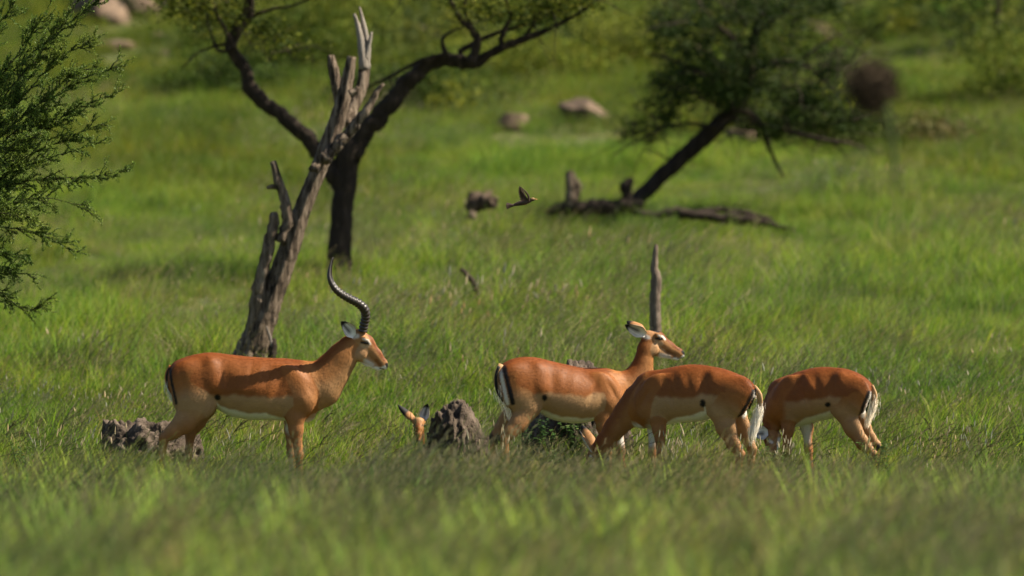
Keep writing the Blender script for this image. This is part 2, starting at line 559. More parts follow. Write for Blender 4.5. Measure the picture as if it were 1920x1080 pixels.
def scatter(name, pts, idx, rot, scl, coll, label):
    me = bpy.data.meshes.new(name)
    n = len(pts)
    me.vertices.add(n)
    me.vertices.foreach_set('co', np.asarray(pts, np.float32).ravel())
    me.attributes.new('idx', 'INT', 'POINT').data.foreach_set('value', np.asarray(idx, np.int32))
    me.attributes.new('rot', 'FLOAT_VECTOR', 'POINT').data.foreach_set('vector', np.asarray(rot, np.float32).ravel())
    me.attributes.new('scl', 'FLOAT_VECTOR', 'POINT').data.foreach_set('vector', np.asarray(scl, np.float32).ravel())
    o = bpy.data.objects.new(name, me)
    COL.objects.link(o)
    ng = bpy.data.node_groups.new(name + '_nodes', 'GeometryNodeTree')
    ng.interface.new_socket('Geometry', in_out='INPUT', socket_type='NodeSocketGeometry')
    ng.interface.new_socket('Geometry', in_out='OUTPUT', socket_type='NodeSocketGeometry')
    gi = ng.nodes.new('NodeGroupInput'); go = ng.nodes.new('NodeGroupOutput')
    ci = ng.nodes.new('GeometryNodeCollectionInfo')
    ci.inputs['Collection'].default_value = coll
    ci.inputs['Separate Children'].default_value = True
    ci.inputs['Reset Children'].default_value = True
    ip = ng.nodes.new('GeometryNodeInstanceOnPoints')
    ip.inputs['Pick Instance'].default_value = True

    def named(t, nm):
        a = ng.nodes.new('GeometryNodeInputNamedAttribute')
        a.data_type = t
        a.inputs['Name'].default_value = nm
        return a.outputs[0]
    L = ng.links.new
    L(gi.outputs[0], ip.inputs['Points']); L(ci.outputs[0], ip.inputs['Instance'])
    L(named('INT', 'idx'), ip.inputs['Instance Index'])
    L(named('FLOAT_VECTOR', 'scl'), ip.inputs['Scale'])
    e2r = ng.nodes.new('FunctionNodeEulerToRotation')
    L(named('FLOAT_VECTOR', 'rot'), e2r.inputs[0])
    L(e2r.outputs[0], ip.inputs['Rotation'])
    L(ip.outputs[0], go.inputs[0])
    md = o.modifiers.new('grass', 'NODES')
    md.node_group = ng
    tag(o, label, kind='stuff')
    return o


def vnoise(x, y, s, seed):
    g = np.random.default_rng(seed)
    t = g.random((64, 64))
    u, v = x / s, y / s
    iu, iv = np.floor(u).astype(int), np.floor(v).astype(int)
    fu, fv = u - iu, v - iv
    fu, fv = fu * fu * (3 - 2 * fu), fv * fv * (3 - 2 * fv)
    a = t[iu % 64, iv % 64]; b = t[(iu + 1) % 64, iv % 64]; c = t[iu % 64, (iv + 1) % 64]; d = t[(iu + 1) % 64, (iv + 1) % 64]
    return (a * (1 - fu) + b * fu) * (1 - fv) + (c * (1 - fu) + d * fu) * fv


def field(y0, y1, dens, margin, seed):
    g = np.random.default_rng(seed)
    ymid = np.linspace(y0, y1, 60)
    wmax = y1 * 0.0745 + margin
    n = int((y1 - y0) * 2 * wmax * dens)
    x = g.uniform(-wmax, wmax, n); y = g.uniform(y0, y1, n)
    k = np.abs(x) < y * 0.0745 + margin
    return x[k], y[k], g


# soil patches left nearly bare: (centre px, Y, rx, ry)
BARE = [((530 - 960) / F * 49.7, 49.7, 0.16, 0.25), ((365 - 960) / F * 50, 50.0, 0.10, 0.2), ((690 - 960) / F * 50.5, 50.5, 0.18, 0.3)]


# boulders near the top of the slope: photo px, row, half width, half height
TOPROCKS = [(190, 28, 62, 40), (262, 18, 50, 32), (212, 92, 40, 20), (290, 76, 30, 18), (300, 104, 20, 10), (770, 68, 62, 20), (1300, 108, 40, 22), (1285, 168, 34, 15), (1528, 66, 44, 28), (1488, 38, 26, 18)]


def grass_field():
    # near and middle
    x, y, g = field(23.5, 64.0, 56, 2.4, 11)
    k = g.random(len(x)) < np.interp(y, [53, 57, 60, 64], [1, .75, .7, .25])
    x, y = x[k], y[k]
    z = gz(x, y)
    pick = vnoise(x + 40, y, 0.8, 3) * 0.6 + g.random(len(x)) * 0.55
    idx = np.clip((pick * 8).astype(int), 0, 7)
    # flowering tufts are kept for the zone of the animals and in patches
    fl = vnoise(x + 13, y + 5, 0.7, 5)
    white = (idx == 7) & ((fl < 0.5) | (y < 45))
    idx[white] = g.integers(0, 5, white.sum())
    dry = g.random(len(x)) < np.interp(y, [43, 46.5, 49, 55, 60], [0.40, 0.12, 0.04, 0.06, 0.14]) * sstep(0.2, 0.6, vnoise(x + 7, y * .8, 1.0, 6)) * 1.3
    idx[dry] = 8 + g.integers(0, 2, dry.sum())
    s = g.uniform(0.65, 1.2, len(x)) * (0.75 + 0.4 * vnoise(x, y + 9, 1.3, 8)) * (0.55 + 0.95 * vnoise(x + 5, y * 0.8, 0.38, 9))
    s *= np.interp(y, [43, 46, 48, 50.6, 52.5], [1.0, 0.72, 0.60, 0.66, 0.95])
    keep = np.ones(len(x), bool)
    for bx, by, rx, ry in BARE:
        keep &= ~((((x - bx) / rx) ** 2 + ((y - by) / ry) ** 2 < 1) & (g.random(len(x)) < 0.8))
    rot = np.stack([g.normal(0, 0.06, len(x)), g.normal(0.12, 0.08, len(x)), g.normal(0, 0.5, len(x))], 1)
    scl = np.stack([s, s, s * g.uniform(0.85, 1.15, len(x))], 1)
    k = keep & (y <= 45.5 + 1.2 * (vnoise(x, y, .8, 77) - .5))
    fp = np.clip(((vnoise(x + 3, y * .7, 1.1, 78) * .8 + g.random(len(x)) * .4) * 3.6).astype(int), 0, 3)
    scatter('front_grass', np.stack([x, y, z], 1)[k], fp[k], rot[k], scl[k], LIB['grass_front'], 'blurred straw flecked foreground grass nearest the camera, greens brightened to offset its self shading')
    k = keep & ~k
    scatter('grass', np.stack([x, y, z], 1)[k], idx[k], rot[k], scl[k], LIB['grass_near'], 'green meadow grass round the feet of the herd and in front of it')
    # hillside
    x, y, g = field(58.0, 175.0, 24, 3.5, 12)
    k = np.ones(len(x), bool)                    # the sward is thin in front of the fallen wood and stones
    for px, yy, rx, ry in [(p_, y_at(q_ + z_ * .55) - 2.4, r_ * .0115 * 1.1, 2.6) for p_, q_, r_, z_ in TOPROCKS] + [(1110, 85.6, .62, 1.7), (1340, 84.3, 1.0, 1.6), (900, 82.8, .25, 1.3), (1098, 104.5, .6, 3.0), (955, 103.5, .45, 3.0), (885, 66.8, .15, 1.0), (640, 70.6, .28, 1.6), (465, 59, .3, 1.2)]:
        k &= ~(((x - (px - 960) / F * yy) / rx) ** 2 + ((y - yy) / ry) ** 2 < 1) | (g.random(len(x)) < 0.20)
    k0 = k.copy()
    rough = g.random(len(x)) < 0.9 * sstep(92, 130, y + 50 * (vnoise(x, y * 0.35, 3.0, 19) - 0.5))
    xr, yr = x[k & rough], y[k & rough]
    nr = len(xr)
    s = g.uniform(0.42, 0.8, nr) * (0.6 + 0.7 * vnoise(xr, yr * .5, 1.7, 20))
    scatter('rough_grass', np.stack([xr, yr, gz(xr, yr)], 1), g.integers(0, 3, nr), np.stack([g.normal(0, .08, nr), g.normal(.15, .1, nr), g.normal(0, .6, nr)], 1), np.stack([s * 1.2, s * 1.2, s], 1), LIB['grass_rough'], 'rank olive grass among the bushes at the top of the slope, darkened to suggest dappled shade')
    k &= ~rough
    x, y = x[k], y[k]
    z = gz(x, y)
    pick = vnoise(x + 40, y * 0.6, 2.2, 13) * 0.6 + g.random(len(x)) * 0.5
    idx = np.clip((pick * 6).astype(int), 0, 5)
    s = g.uniform(0.40, 0.85, len(x)) * (0.55 + 0.9 * vnoise(x + 5, y * .4, 0.6, 29)) * (0.45 + 0.95 * vnoise(x, y * 0.5, 2.6, 18))
    rot = np.stack([g.normal(0, 0.08, len(x)), g.normal(0.15, 0.1, len(x)), g.normal(0, 0.6, len(x))], 1)
    scl = np.stack([s * 1.15, s * 1.15, s * g.uniform(0.8, 1.2, len(x))], 1)
    scatter('hillside_grass', np.stack([x, y, z], 1), idx, rot, scl, LIB['grass_far'], 'blurred bright green grass rising up the hillside behind the herd')
    # tall flowering stems, thicker towards the camera
    x, y, g = field(23.0, 55.5, 5.5, 2.2, 14)
    p = np.where(y > 50.7, 0.6, np.where(y > 44, 0.10, 0.32)) * sstep(0.25, 0.7, vnoise(x, y, 1.1, 15))
    k = g.random(len(x)) < p
    x, y = x[k], y[k]
    n = len(x)
    s = g.uniform(0.6, 1.0, n) * np.where(y > 46, 0.62, 1.0)
    rot = np.stack([g.normal(0, 0.06, n), g.normal(0.1, 0.1, n), g.normal(0, 0.5, n)], 1)
    scatter('flowering_grass', np.stack([x, y, gz(x, y)], 1), g.integers(0, 2, n), rot, np.stack([s, s, s], 1), LIB['grass_tall'], 'taller brownish flowering grass stems leaning in the foreground')

    # dark awned seed stalks that lean over the grass behind and between the legs
    g = np.random.default_rng(62)
    n = 330
    yy = np.where(g.random(n) < 0.72, g.uniform(50.6, 54.5, n), g.uniform(48.6, 50.4, n)); xx = (g.uniform(-60, 1980, n) - 960) / F * yy
    k = vnoise(xx + 3, yy, 0.6, 63) > 0.36
    xx, yy = xx[k], yy[k]; n = len(xx)
    s = g.uniform(0.7, 1.1, n)
    scatter('awned_grass', np.stack([xx, yy, gz(xx, yy)], 1), g.integers(0, 3, n), np.stack([g.normal(0, .1, n), g.normal(.1, .15, n), g.normal(0, .45, n)], 1), np.stack([s, s, s], 1), LIB['awned'], 'dark leaning awned seed stalks in the grass behind the legs of the herd')
    # pale flower spikes gathered round the animals
    rows = []
    g = np.random.default_rng(61)
    for p0, p1, y0, y1, n in [(1185, 1300, 48.6, 49.8, 15), (1300, 1500, 48.4, 49.8, 16), (870, 960, 49.4, 50.4, 8), (0, 240, 48.8, 51.5, 14), (390, 560, 49.2, 52.0, 9), (1780, 1890, 49.5, 51.0, 8), (1600, 1780, 48.6, 51.5, 6)]:
        for _ in range(n):
            yy = g.uniform(y0, y1)
            rows.append(((g.uniform(p0, p1) - 960) / F * yy, yy))
    P = np.array(rows); n = len(P)
    s = g.uniform(0.75, 1.15, n)
    scatter('spike_flowers', np.stack([P[:, 0], P[:, 1], gz(P[:, 0], P[:, 1])], 1), g.integers(0, 2, n), np.stack([g.normal(0, .05, n), g.normal(.05, .08, n), g.uniform(-3, 3, n)], 1), np.stack([s, s, s], 1), LIB['spikes'], 'pale slender flower spikes standing in the grass round the hooves')


grass_field()

# ------------------------------------------------------------------ wood
def limb_pts(P, Y, seed=0, n=None, dy=None):
    """P rows (px, py, r_px[, dY]) -> world path and radii."""
    rows = []
    for p in P:
        yy = Y + (p[3] if len(p) > 3 else 0.0)
        w = at(p[0], p[1], yy)
        rows.append((*w, p[2] * yy / F))
    rows = np.array(rows)
    n = n or max(6, 5 * (len(P) - 1) + 1)
    R = smooth_path(rows, n)
    return R[:, :3], np.maximum(R[:, 3], 0.0015)


def wood(name, P, Y, mat, parent, sides=12, rough=0.06, ridges=0.06, seed=0, wobble=0.0, n=None):
    path, rad = limb_pts(P, Y, n=n)
    if wobble:
        g = np.random.default_rng(seed)
        w = g.normal(0, 1, (len(path), 3)) * (rad * wobble)[:, None]
        w[0] = 0
        path = path + w
    V, Fc = tube(path, rad, sides, rough, seed, ridges)
    return mk(name, V - np.array(parent.location), Fc, mat, parent)


# --- the leaning dead tree behind the ram
Yd = 60.0
dead = empty('dead_tree', (at(462, 700, Yd)[0], Yd, float(gz(at(462, 700, Yd)[0], Yd)) - 0.05))
tag(dead, 'leaning grey dead tree with broken bare limbs behind the horned ram', 'dead tree')
wood('trunk', [(454, 745, 40), (464, 690, 33), (471, 660, 28), (493, 600, 23), (523, 520, 19), (546, 455, 17.5), (566, 395, 15), (594, 325, 14.5), (619, 262, 15), (641, 198, 13), (654, 135, 10), (659, 106, 8)], Yd, M_DEADWOOD, dead, 26, 0.03, 0.09, 3, 0.03, n=90)
wood('limb', [(606, 300, 13), (640, 262, 11), (664, 236, 10), (690, 200, 8), (708, 172, 5.5), (719, 157, 3)], Yd - 0.1, M_DEADWOOD, dead, 10, 0.08, 0.05, 4, 0.15)
wood('limb', [(648, 235, 12, 0), (668, 190, 11, .1), (682, 150, 11, .15), (684, 115, 10, .2)], Yd + 0.15, M_DEADWOOD, dead, 10, 0.06, 0.08, 5, 0.05)
wood('spike', [(682, 130, 9), (676, 75, 7), (670, 45, 5), (664, 26, 2.5)], Yd + 0.3, M_PALEWOOD, dead, 8, 0.08, 0.05, 6)
wood('spike', [(686, 130, 9), (688, 85, 7), (682, 50, 5.5), (674, 13, 2)], Yd + 0.34, M_PALEWOOD, dead, 8, 0.08, 0.05, 7)
wood('spike', [(684, 112, 6), (693, 80, 4), (697, 60, 2)], Yd + 0.3, M_PALEWOOD, dead, 8, 0.08, 0.05, 8)
wood('stub', [(642, 220, 11), (634, 175, 10), (627, 140, 10), (622, 118, 9), (620, 103, 6)], Yd + 0.2, M_DEADWOOD, dead, 10, 0.08, 0.08, 9, 0.05)
wood('limb', [(472, 640, 11), (482, 560, 12), (495, 495, 12), (506, 450, 11), (513, 415, 10), (515, 397, 7)], Yd - 0.05, M_DEADWOOD, dead, 11, 0.10, 0.14, 10, 0.12)
wood('limb', [(528, 455, 13), (542, 415, 12), (533, 372, 9), (520, 335, 8), (512, 303, 6)], Yd - 0.05, M_DEADWOOD, dead, 10, 0.09, 0.08, 11, 0.1)
wood('stub', [(524, 352, 5), (510, 350, 4.5), (500, 353, 3)], Yd - 0.05, M_DEADWOOD, dead, 8, 0.12, 0.05, 12)
wood('stub', [(598, 318, 9), (588, 315, 8), (580, 320, 4)], Yd - 0.25, M_DEADWOOD, dead, 8, 0.15, 0.05, 13)
wood('stub', [(506, 705, 10), (509, 675, 9), (512, 650, 8), (513, 634, 4)], Yd - 0.1, M_BARK, dead, 8, 0.14, 0.05, 14)
wood('twig', [(511, 655, 3), (506, 632, 2.5), (499, 612, 1.5)], Yd - 0.12, M_PALEWOOD, dead, 6, 0.1, 0.05, 16)
wood('stub', [(655, 176, 8), (668, 170, 6), (672, 162, 3)], Yd - 0.2, M_DEADWOOD, dead, 8, 0.12, 0.05, 15)


# --- foliage helpers
def leaves(C, ln, wd, g, flat=0.5):
    """Rhombic leaf quads at centres C (n,3): verts, faces array."""
    n = len(C)
    a = g.normal(0, 1, (n, 3)); a[:, 2] *= flat
    a /= np.linalg.norm(a, axis=1)[:, None]
    b = g.normal(0, 1, (n, 3)); b -= a * (a * b).sum(1)[:, None]
    b /= np.linalg.norm(b, axis=1)[:, None]
    l = (ln * g.uniform(0.6, 1.3, n))[:, None]; w = (wd * g.uniform(0.6, 1.3, n))[:, None]
    V = np.stack([C - a * l, C + b * w, C + a * l, C - b * w], 1).reshape(-1, 3)
    Fc = np.arange(4 * n).reshape(n, 4)
    return V, Fc


def crown(name, blobs, ln, wd, cols, mat, parent, seed=0, sub=0.16, flat=0.5):
    """blobs: (centre xyz, radii xyz, leaves). Leaves gather in small clumps spread through each blob."""
    g = np.random.default_rng(seed)
    Cs = []
    for c, r, n in blobs:
        k = max(6, n // 45)
        d = g.normal(0, 1, (k, 3)); d /= np.linalg.norm(d, axis=1)[:, None]
        cen = np.array(c) + d * (g.random((k, 1)) ** 0.45) * np.array(r)
        w = g.integers(0, k, n)
        s = g.uniform(0.5, 1.3, (k, 1)) * sub
        Cs.append(cen[w] + g.normal(0, 1, (n, 3)) * s[w] * np.array((1, 1, 0.6)))
    C = np.vstack(Cs)
    V, Fc = leaves(C, ln, wd, g, flat)
    base = np.array(cols)[g.integers(0, len(cols), len(C))] * g.uniform(0.7, 1.3, (len(C), 1))
    o = mk(name, V - np.array(parent.location), Fc, mat, parent, np.repeat(base, 4, 0), False)
    return o


DENS = 1.25


def blob(px, py, Y, rx, ry, rz, n):
    s = Y / F
    return (at(px, py, Y), (rx * s, ry, rz * s), int(n * DENS))


DKLEAF = [(0.030, 0.052, 0.009), (0.045, 0.072, 0.010), (0.062, 0.080, 0.014), (0.024, 0.042, 0.010)]
MDLEAF = [(0.075, 0.120, 0.012), (0.10, 0.15, 0.016), (0.13, 0.16, 0.026), (0.055, 0.085, 0.014)]
YLLEAF = [(0.15, 0.175, 0.018), (0.17, 0.20, 0.022), (0.13, 0.14, 0.024), (0.09, 0.12, 0.018)]


def twigs(name, parent, starts, mat, seed, ln=0.5, n=40, r=0.006):
    g = np.random.default_rng(seed)
    mb = MB()
    for i in range(n):
        c, rad = starts[g.integers(len(starts))][:2]
        p = np.array(c) + g.normal(0, 0.45, 3) * np.array(rad)
        d = g.normal(0, 1, 3) * np.array((1, 1, 0.6)); d /= np.linalg.norm(d)
        pts = [p]
        for k in range(5):
            d = d + g.normal(0, 0.25, 3); d /= np.linalg.norm(d)
            pts.append(pts[-1] + d * ln / 5 * g.uniform(0.7, 1.3))
        V, Fc = tube(np.array(pts), np.linspace(r, r * 0.3, 6), 4, caps=False)
        mb.add(V, Fc)
    o = mb.build(name, mat, parent, origin=np.array(parent.location))
    o['kind'] = 'stuff'
    return o


# --- forked acacia
Ya = 72.0
bx = at(637, 510, Ya)
aca = empty('acacia_tree', (bx[0], Ya, float(gz(bx[0], Ya)) - 0.05))
tag(aca, 'dark forked acacia tree standing right behind the dead tree, limbs spreading left and right', 'tree')
wood('trunk', [(634, 545, 27), (637, 510, 23), (640, 430, 20), (647, 350, 20), (655, 290, 22), (662, 268, 21)], Ya, M_BARK, aca, 14, 0.05, 0.10, 21, 0.06)
wood('limb', [(645, 372, 16), (622, 322, 17), (600, 293, 16), (560, 245, 15), (505, 200, 14), (470, 168, 14), (462, 140, 12), (444, 108, 12), (432, 85, 12), (446, 52, 12), (464, 24, 11), (468, -20, 9), (480, -60, 6)], Ya, M_BARK, aca, 11, 0.07, 0.08, 22, 0.10)
wood('limb', [(654, 300, 22), (684, 250, 19), (730, 195, 18), (765, 152, 16), (800, 124, 14), (835, 110, 13), (868, 116, 14), (888, 120, 11), (915, 103, 9), (947, 87, 8), (996, 68, 7), (1028, 55, 5), (1060, 39, 4), (1093, 19, 3), (1125, -5, 2)], Ya, M_BARK, aca, 11, 0.07, 0.08, 23, 0.08)
for k, P in enumerate([
    [(884, 120, 12), (892, 92, 11), (897, 72, 9), (883, 55, 7), (862, 34, 6), (847, 5, 5), (835, -40, 3)],
    [(890, 70, 7), (880, 40, 5), (872, 12, 4), (880, -30, 3)],
    [(938, 94, 7), (942, 65, 6), (957, 32, 5), (950, 0, 4), (965, -40, 3)],
    [(860, 100, 7), (890, 80, 6), (930, 62, 5), (975, 50, 4), (1010, 40, 2)],
    [(836, 104, 7), (830, 75, 4), (845, 60, 3), (870, 50, 2)],
    [(985, 70, 5), (1000, 45, 4), (1015, 20, 3), (1020, -20, 2)],
    [(840, 102, 6), (799, 110, 5), (767, 124, 4), (728, 145, 3.5), (700, 158, 2.5), (683, 166, 1.5)],
    [(730, 144, 2.5), (736, 162, 2), (742, 178, 1)],
    [(440, 95, 7), (425, 60, 5), (408, 30, 4), (395, -10, 3)],
    [(434, 80, 5), (400, 88, 3), (370, 100, 2.5), (340, 130, 1.5)],
    [(436, 88, 6), (412, 96, 4), (398, 70, 3), (385, 20, 2)],
    [(455, 40, 6), (500, 20, 4), (550, 10, 3), (600, -10, 2)],
]):
    wood('branch', [(*p[:2], p[2] * .85) for p in P], Ya + (0.15 if k % 2 else -0.15), M_BARK, aca, 7, 0.06, 0.04, 30 + k, 0.15)
ab = [blob(400, 25, Ya, 70, .5, 40, 420), blob(500, 70, Ya + .3, 60, .5, 25, 160), blob(330, 10, Ya, 60, .6, 28, 200), blob(430, -60, Ya, 190, 1.3, 55, 1800),
      blob(300, -70, Ya + .4, 150, 1.0, 45, 1300), blob(590, -50, Ya, 90, .9, 35, 500), blob(900, 15, Ya, 70, .6, 26, 220), blob(1000, 18, Ya, 80, .6, 26, 420), blob(1070, 5, Ya, 70, .7, 22, 330),
      blob(940, -60, Ya, 200, 1.3, 48, 1900), blob(1120, -60, Ya + .3, 140, 1.0, 40, 1100), blob(760, -90, Ya, 130, 1.0, 40, 900), blob(560, 90, Ya - .2, 40, .3, 12, 50)]
crown('crown', [(a_, b_, int(n_ * 1.9)) for a_, b_, n_ in ab], 0.032, 0.012, DKLEAF + YLLEAF, M_LEAF, aca, 41, 0.12, 0.4)
twigs('twigs', aca, ab, M_BARK, 42, 0.55, 90, 0.007)

# --- leaning tree at right over its uprooted base
Yr = 88.0
bx = at(1183, 392, Yr)
lean = empty('leaning_tree', (bx[0], Yr, float(gz(bx[0], Yr)) - 0.05))
tag(lean, 'dark blurred tree leaning steeply to the right from a fallen log, thin leafy crown', 'tree')
wood('trunk', [(1168, 408, 17), (1185, 388, 15), (1230, 342, 14.5), (1290, 287, 15), (1340, 242, 15), (1382, 200, 14), (1400, 160, 12), (1408, 100, 10), (1425, 40, 7), (1440, -30, 4)], Yr, M_BARK, lean, 12, 0.06, 0.08, 51, 0.06)
for k, P in enumerate([
    [(1372, 206, 9), (1405, 214, 8), (1430, 236, 8), (1470, 240, 7), (1510, 254, 6), (1560, 265, 5), (1590, 268, 4), (1622, 281, 2)],
    [(1425, 232, 7), (1436, 262, 6), (1448, 290, 5), (1458, 312, 4), (1470, 333, 2.5)],
    [(1398, 170, 9), (1360, 150, 7), (1310, 135, 6), (1260, 112, 4), (1215, 100, 2)],
    [(1402, 140, 8), (1450, 118, 7), (1500, 120, 6), (1545, 150, 4), (1580, 192, 2)],
    [(1406, 110, 7), (1370, 70, 6), (1330, 30, 4), (1300, -10, 3)],
    [(1420, 60, 6), (1460, 30, 5), (1500, -10, 3)],
    [(1345, 238, 6), (1280, 232, 4), (1220, 250, 3), (1150, 290, 1.5)],
    [(1500, 118, 5), (1530, 90, 4), (1580, 60, 2)],
    [(1560, 265, 3), (1580, 285, 2), (1590, 300, 1)],
]):
    wood('branch', [(*p[:2], p[2] * .78) for p in P], Yr + (0.3 if k % 2 else -0.3), M_BARK, lean, 7, 0.06, 0.04, 60 + k, 0.15)
lb = [blob(1400, 110, Yr, 140, 1.1, 65, 900), blob(1290, 150, Yr, 85, .9, 50, 520), blob(1510, 190, Yr, 95, .9, 42, 480), blob(1370, 165, Yr - .5, 60, .5, 40, 700), blob(1240, 210, Yr, 50, .6, 50, 200),
      blob(1570, 230, Yr, 60, .6, 30, 260), blob(1320, 30, Yr, 120, 1.1, 50, 600), blob(1470, 10, Yr, 150, 1.2, 45, 700), blob(1260, 60, Yr, 50, .7, 45, 260), blob(1570, 120, Yr, 50, .6, 50, 220), blob(1200, 255, Yr, 40, .4, 26, 90), blob(1440, 235, Yr, 70, .5, 24, 260)]
crown('crown', [(a_, b_, int(n_ * 3.2)) for a_, b_, n_ in lb], 0.036, 0.0125, DKLEAF, M_LEAF, lean, 71, 0.11, 0.35)
twigs('twigs', lean, lb, M_BARK, 72, 0.9, 190, 0.009)

# fallen wood
Yl = 87.0
bx = at(1110, 395, Yl)
log = empty('fallen_log', (bx[0], Yl, float(gz(bx[0], Yl))))
tag(log, 'short dark fallen log with two upright broken stubs under the leaning tree', 'log')
wood('trunk', [(1022, 398, 6), (1050, 393, 12), (1090, 390, 14), (1140, 387, 14), (1175, 388, 14), (1205, 387, 9)], Yl, M_BARK, log, 12, 0.1, 0.1, 81, 0.15)
wood('stub', [(1070, 392, 13), (1072, 360, 12), (1070, 340, 11), (1068, 320, 7)], Yl, M_DEADWOOD, log, 10, 0.12, 0.1, 82)
wood('stub', [(1080, 372, 7), (1084, 350, 6), (1080, 335, 4)], Yl, M_DEADWOOD, log, 8, 0.12, 0.1, 83)
wood('stub', [(1172, 385, 9), (1174, 362, 9), (1172, 350, 11), (1180, 340, 8), (1186, 334, 4)], Yl, M_BARK, log, 9, 0.14, 0.1, 84)
bx = at(1340, 410, 85.5)
lg2 = empty('fallen_branch', (bx[0], 85.5, float(gz(bx[0], 85.5))))
tag(lg2, 'long dark fallen branch lying in the grass right of the leaning trunk', 'branch')
wood('stem', [(1190, 398, 6), (1230, 403, 7), (1265, 399, 10), (1320, 406, 9), (1390, 414, 10), (1430, 418, 7), (1490, 431, 3)], 85.5, M_BARK, lg2, 10, 0.12, 0.1, 85, 0.2)
wood('side_branch', [(1300, 403, 6), (1340, 392, 5), (1400, 400, 5), (1450, 412, 3)], 85.6, M_BARK, lg2, 8, 0.12, 0.1, 86, 0.2)
bx = at(898, 392, 84)
st = empty('broken_stump', (bx[0], 84, float(gz(bx[0], 84))))
tag(st, 'low dark rotten stump in the grass left of the flying bird', 'stump')
wood('trunk', [(876, 392, 6), (884, 386, 13), (902, 381, 15), (920, 379, 13), (932, 386, 6)], 84, M_STUMP, st, 10, 0.2, 0.12, 87, 0.15)
wood('stub', [(884, 412, 9), (884, 402, 8), (882, 396, 4)], 83.8, M_DEADWOOD, st, 8, 0.15, 0.1, 88)
bx = at(1229, 690, 60.5)
po = empty('dead_stake', (bx[0], 60.5, float(gz(bx[0], 60.5)) - 0.05))
tag(po, 'upright pointed grey brown dead trunk standing behind the raised head of the ewe', 'dead trunk')
wood('trunk', [(1228, 725, 11), (1228, 660, 10), (1229, 610, 9.5), (1228, 560, 9), (1231, 528, 9), (1230, 515, 8), (1227, 505, 6.5), (1228, 485, 5), (1230, 463, 3.5), (1230, 458, 2)], 60.5, M_STAKE, po, 12, 0.06, 0.09, 89, 0.04)
bx = at(895, 552, 68)
sk = empty('broken_stick', (bx[0], 68, float(gz(bx[0], 68))))
tag(sk, 'short dark stick poking up out of the grass below the flying bird', 'stick')
wood('stem', [(905, 575, 5), (896, 552, 5), (888, 532, 5.5), (878, 518, 5), (864, 504, 3)], 68, M_BARK, sk, 7, 0.12, 0.1, 90, 0.1)

# ------------------------------------------------------------------ rocks, mounds
def lumpy(center, radii, seed, sub=4, amp=0.22, fine=0.05, facets=0):
    import bmesh
    bm = bmesh.new()
    bmesh.ops.create_icosphere(bm, subdivisions=sub, radius=1.0)
    V = np.array([v.co[:] for v in bm.verts])
    Fc = [tuple(v.index for v in f.verts) for f in bm.faces]
    bm.free()
    g = np.random.default_rng(seed)
    d = np.zeros(len(V))
    for k, (fr, a) in enumerate([(1.6, 1.0), (3.1, 0.55), (6.0, 0.3)]):
        for _ in range(4):
            w = g.normal(0, 1, 3); w = w / np.linalg.norm(w) * fr
            d += a * 0.5 * np.sin(V @ w + g.uniform(0, 6.28))
    for _ in range(18):
        w = g.normal(0, 1, 3); w = w / np.linalg.norm(w) * g.uniform(14, 34)
        d += fine / max(amp, 1e-3) * 0.45 * np.sin(V @ w + g.uniform(0, 6.28) + 1.5 * np.sin(V @ w[::-1] * 0.4))
    V = V * (1 + amp * d)[:, None]
    for _ in range(facets):                                 # broken flat faces
        w = g.normal(0, 1, 3); w /= np.linalg.norm(w)
        h = g.uniform(0.55, 0.88)
        over = np.maximum(V @ w - h, 0)
        V = V - over[:, None] * w * 0.92
    V = V * np.array(radii)
    return V + np.array(center), Fc


def rock(px, py, Y, rx, rz, seed, label, ry=None, sink=0.25, mat=None, name='boulder', cat='rock', group=None, tilt=0.0):
    Y = y_at(py + rz * 0.55)
    s = Y / F
    c = at(px, py, Y)
    V, Fc = lumpy((0, 0, 0), (rx * s * 1.1, (ry or rx) * s, rz * s * 1.2), seed, 4, 0.18, 0.02, 16)
    if tilt:
        a = math.radians(tilt)
        R_ = np.array(((math.cos(a), 0, math.sin(a)), (0, 1, 0), (-math.sin(a), 0, math.cos(a))))
        V = V @ R_.T
    o = mk(name, V, Fc, mat or M_ROCK)
    o.location = tuple(c)
    tag(o, label, cat, group)
    return o


rock(1098, 222, 115, 62, 32, 101, 'long tan boulder lying in the grass right of centre high on the slope', tilt=22, group='boulders on the hillside')
rock(955, 240, 113, 42, 24, 102, 'small pale boulder left of the long tan boulder on the slope', group='boulders on the hillside')
rock(770, 68, 150, 62, 20, 103, 'flat tan boulder near the top edge between the acacia limbs', group='boulders on the hillside')
rock(1390, 262, 108, 40, 26, 104, 'pinkish boulder half hidden behind the leaning trunk', group='boulders on the hillside')
for k, (px, py, rx, rz, lb_) in enumerate([
    (190, 28, 62, 40, 'large grey tan boulder at the top left corner above the shrub'), (262, 18, 50, 32, 'grey boulder second from the left at the top edge'),
    (212, 92, 40, 20, 'low tan boulder under the grey boulders beside the shrub tip'), (290, 76, 30, 18, 'small bright tan boulder below the acacia foliage at top left'),
    (300, 104, 20, 10, 'smallest buff boulder below the bright tan boulder')]):
    rock(px, py, 140 - k, rx, rz, 110 + k, lb_, group='boulders on the hillside')
for k, (px, py, rx, rz, lb_) in enumerate([
    (1300, 108, 40, 22, 'pink boulder seen through the left of the leaning tree crown'), (1285, 168, 34, 15, 'low pink boulder behind the leaning tree below its crown'),
    (1528, 66, 44, 28, 'large pink boulder behind the top right of the leaning tree crown'), (1488, 38, 26, 18, 'small pink boulder just left of the large one behind the crown')]):
    rock(px, py, 128 + k, rx, rz, 120 + k, lb_, group='boulders on the hillside')


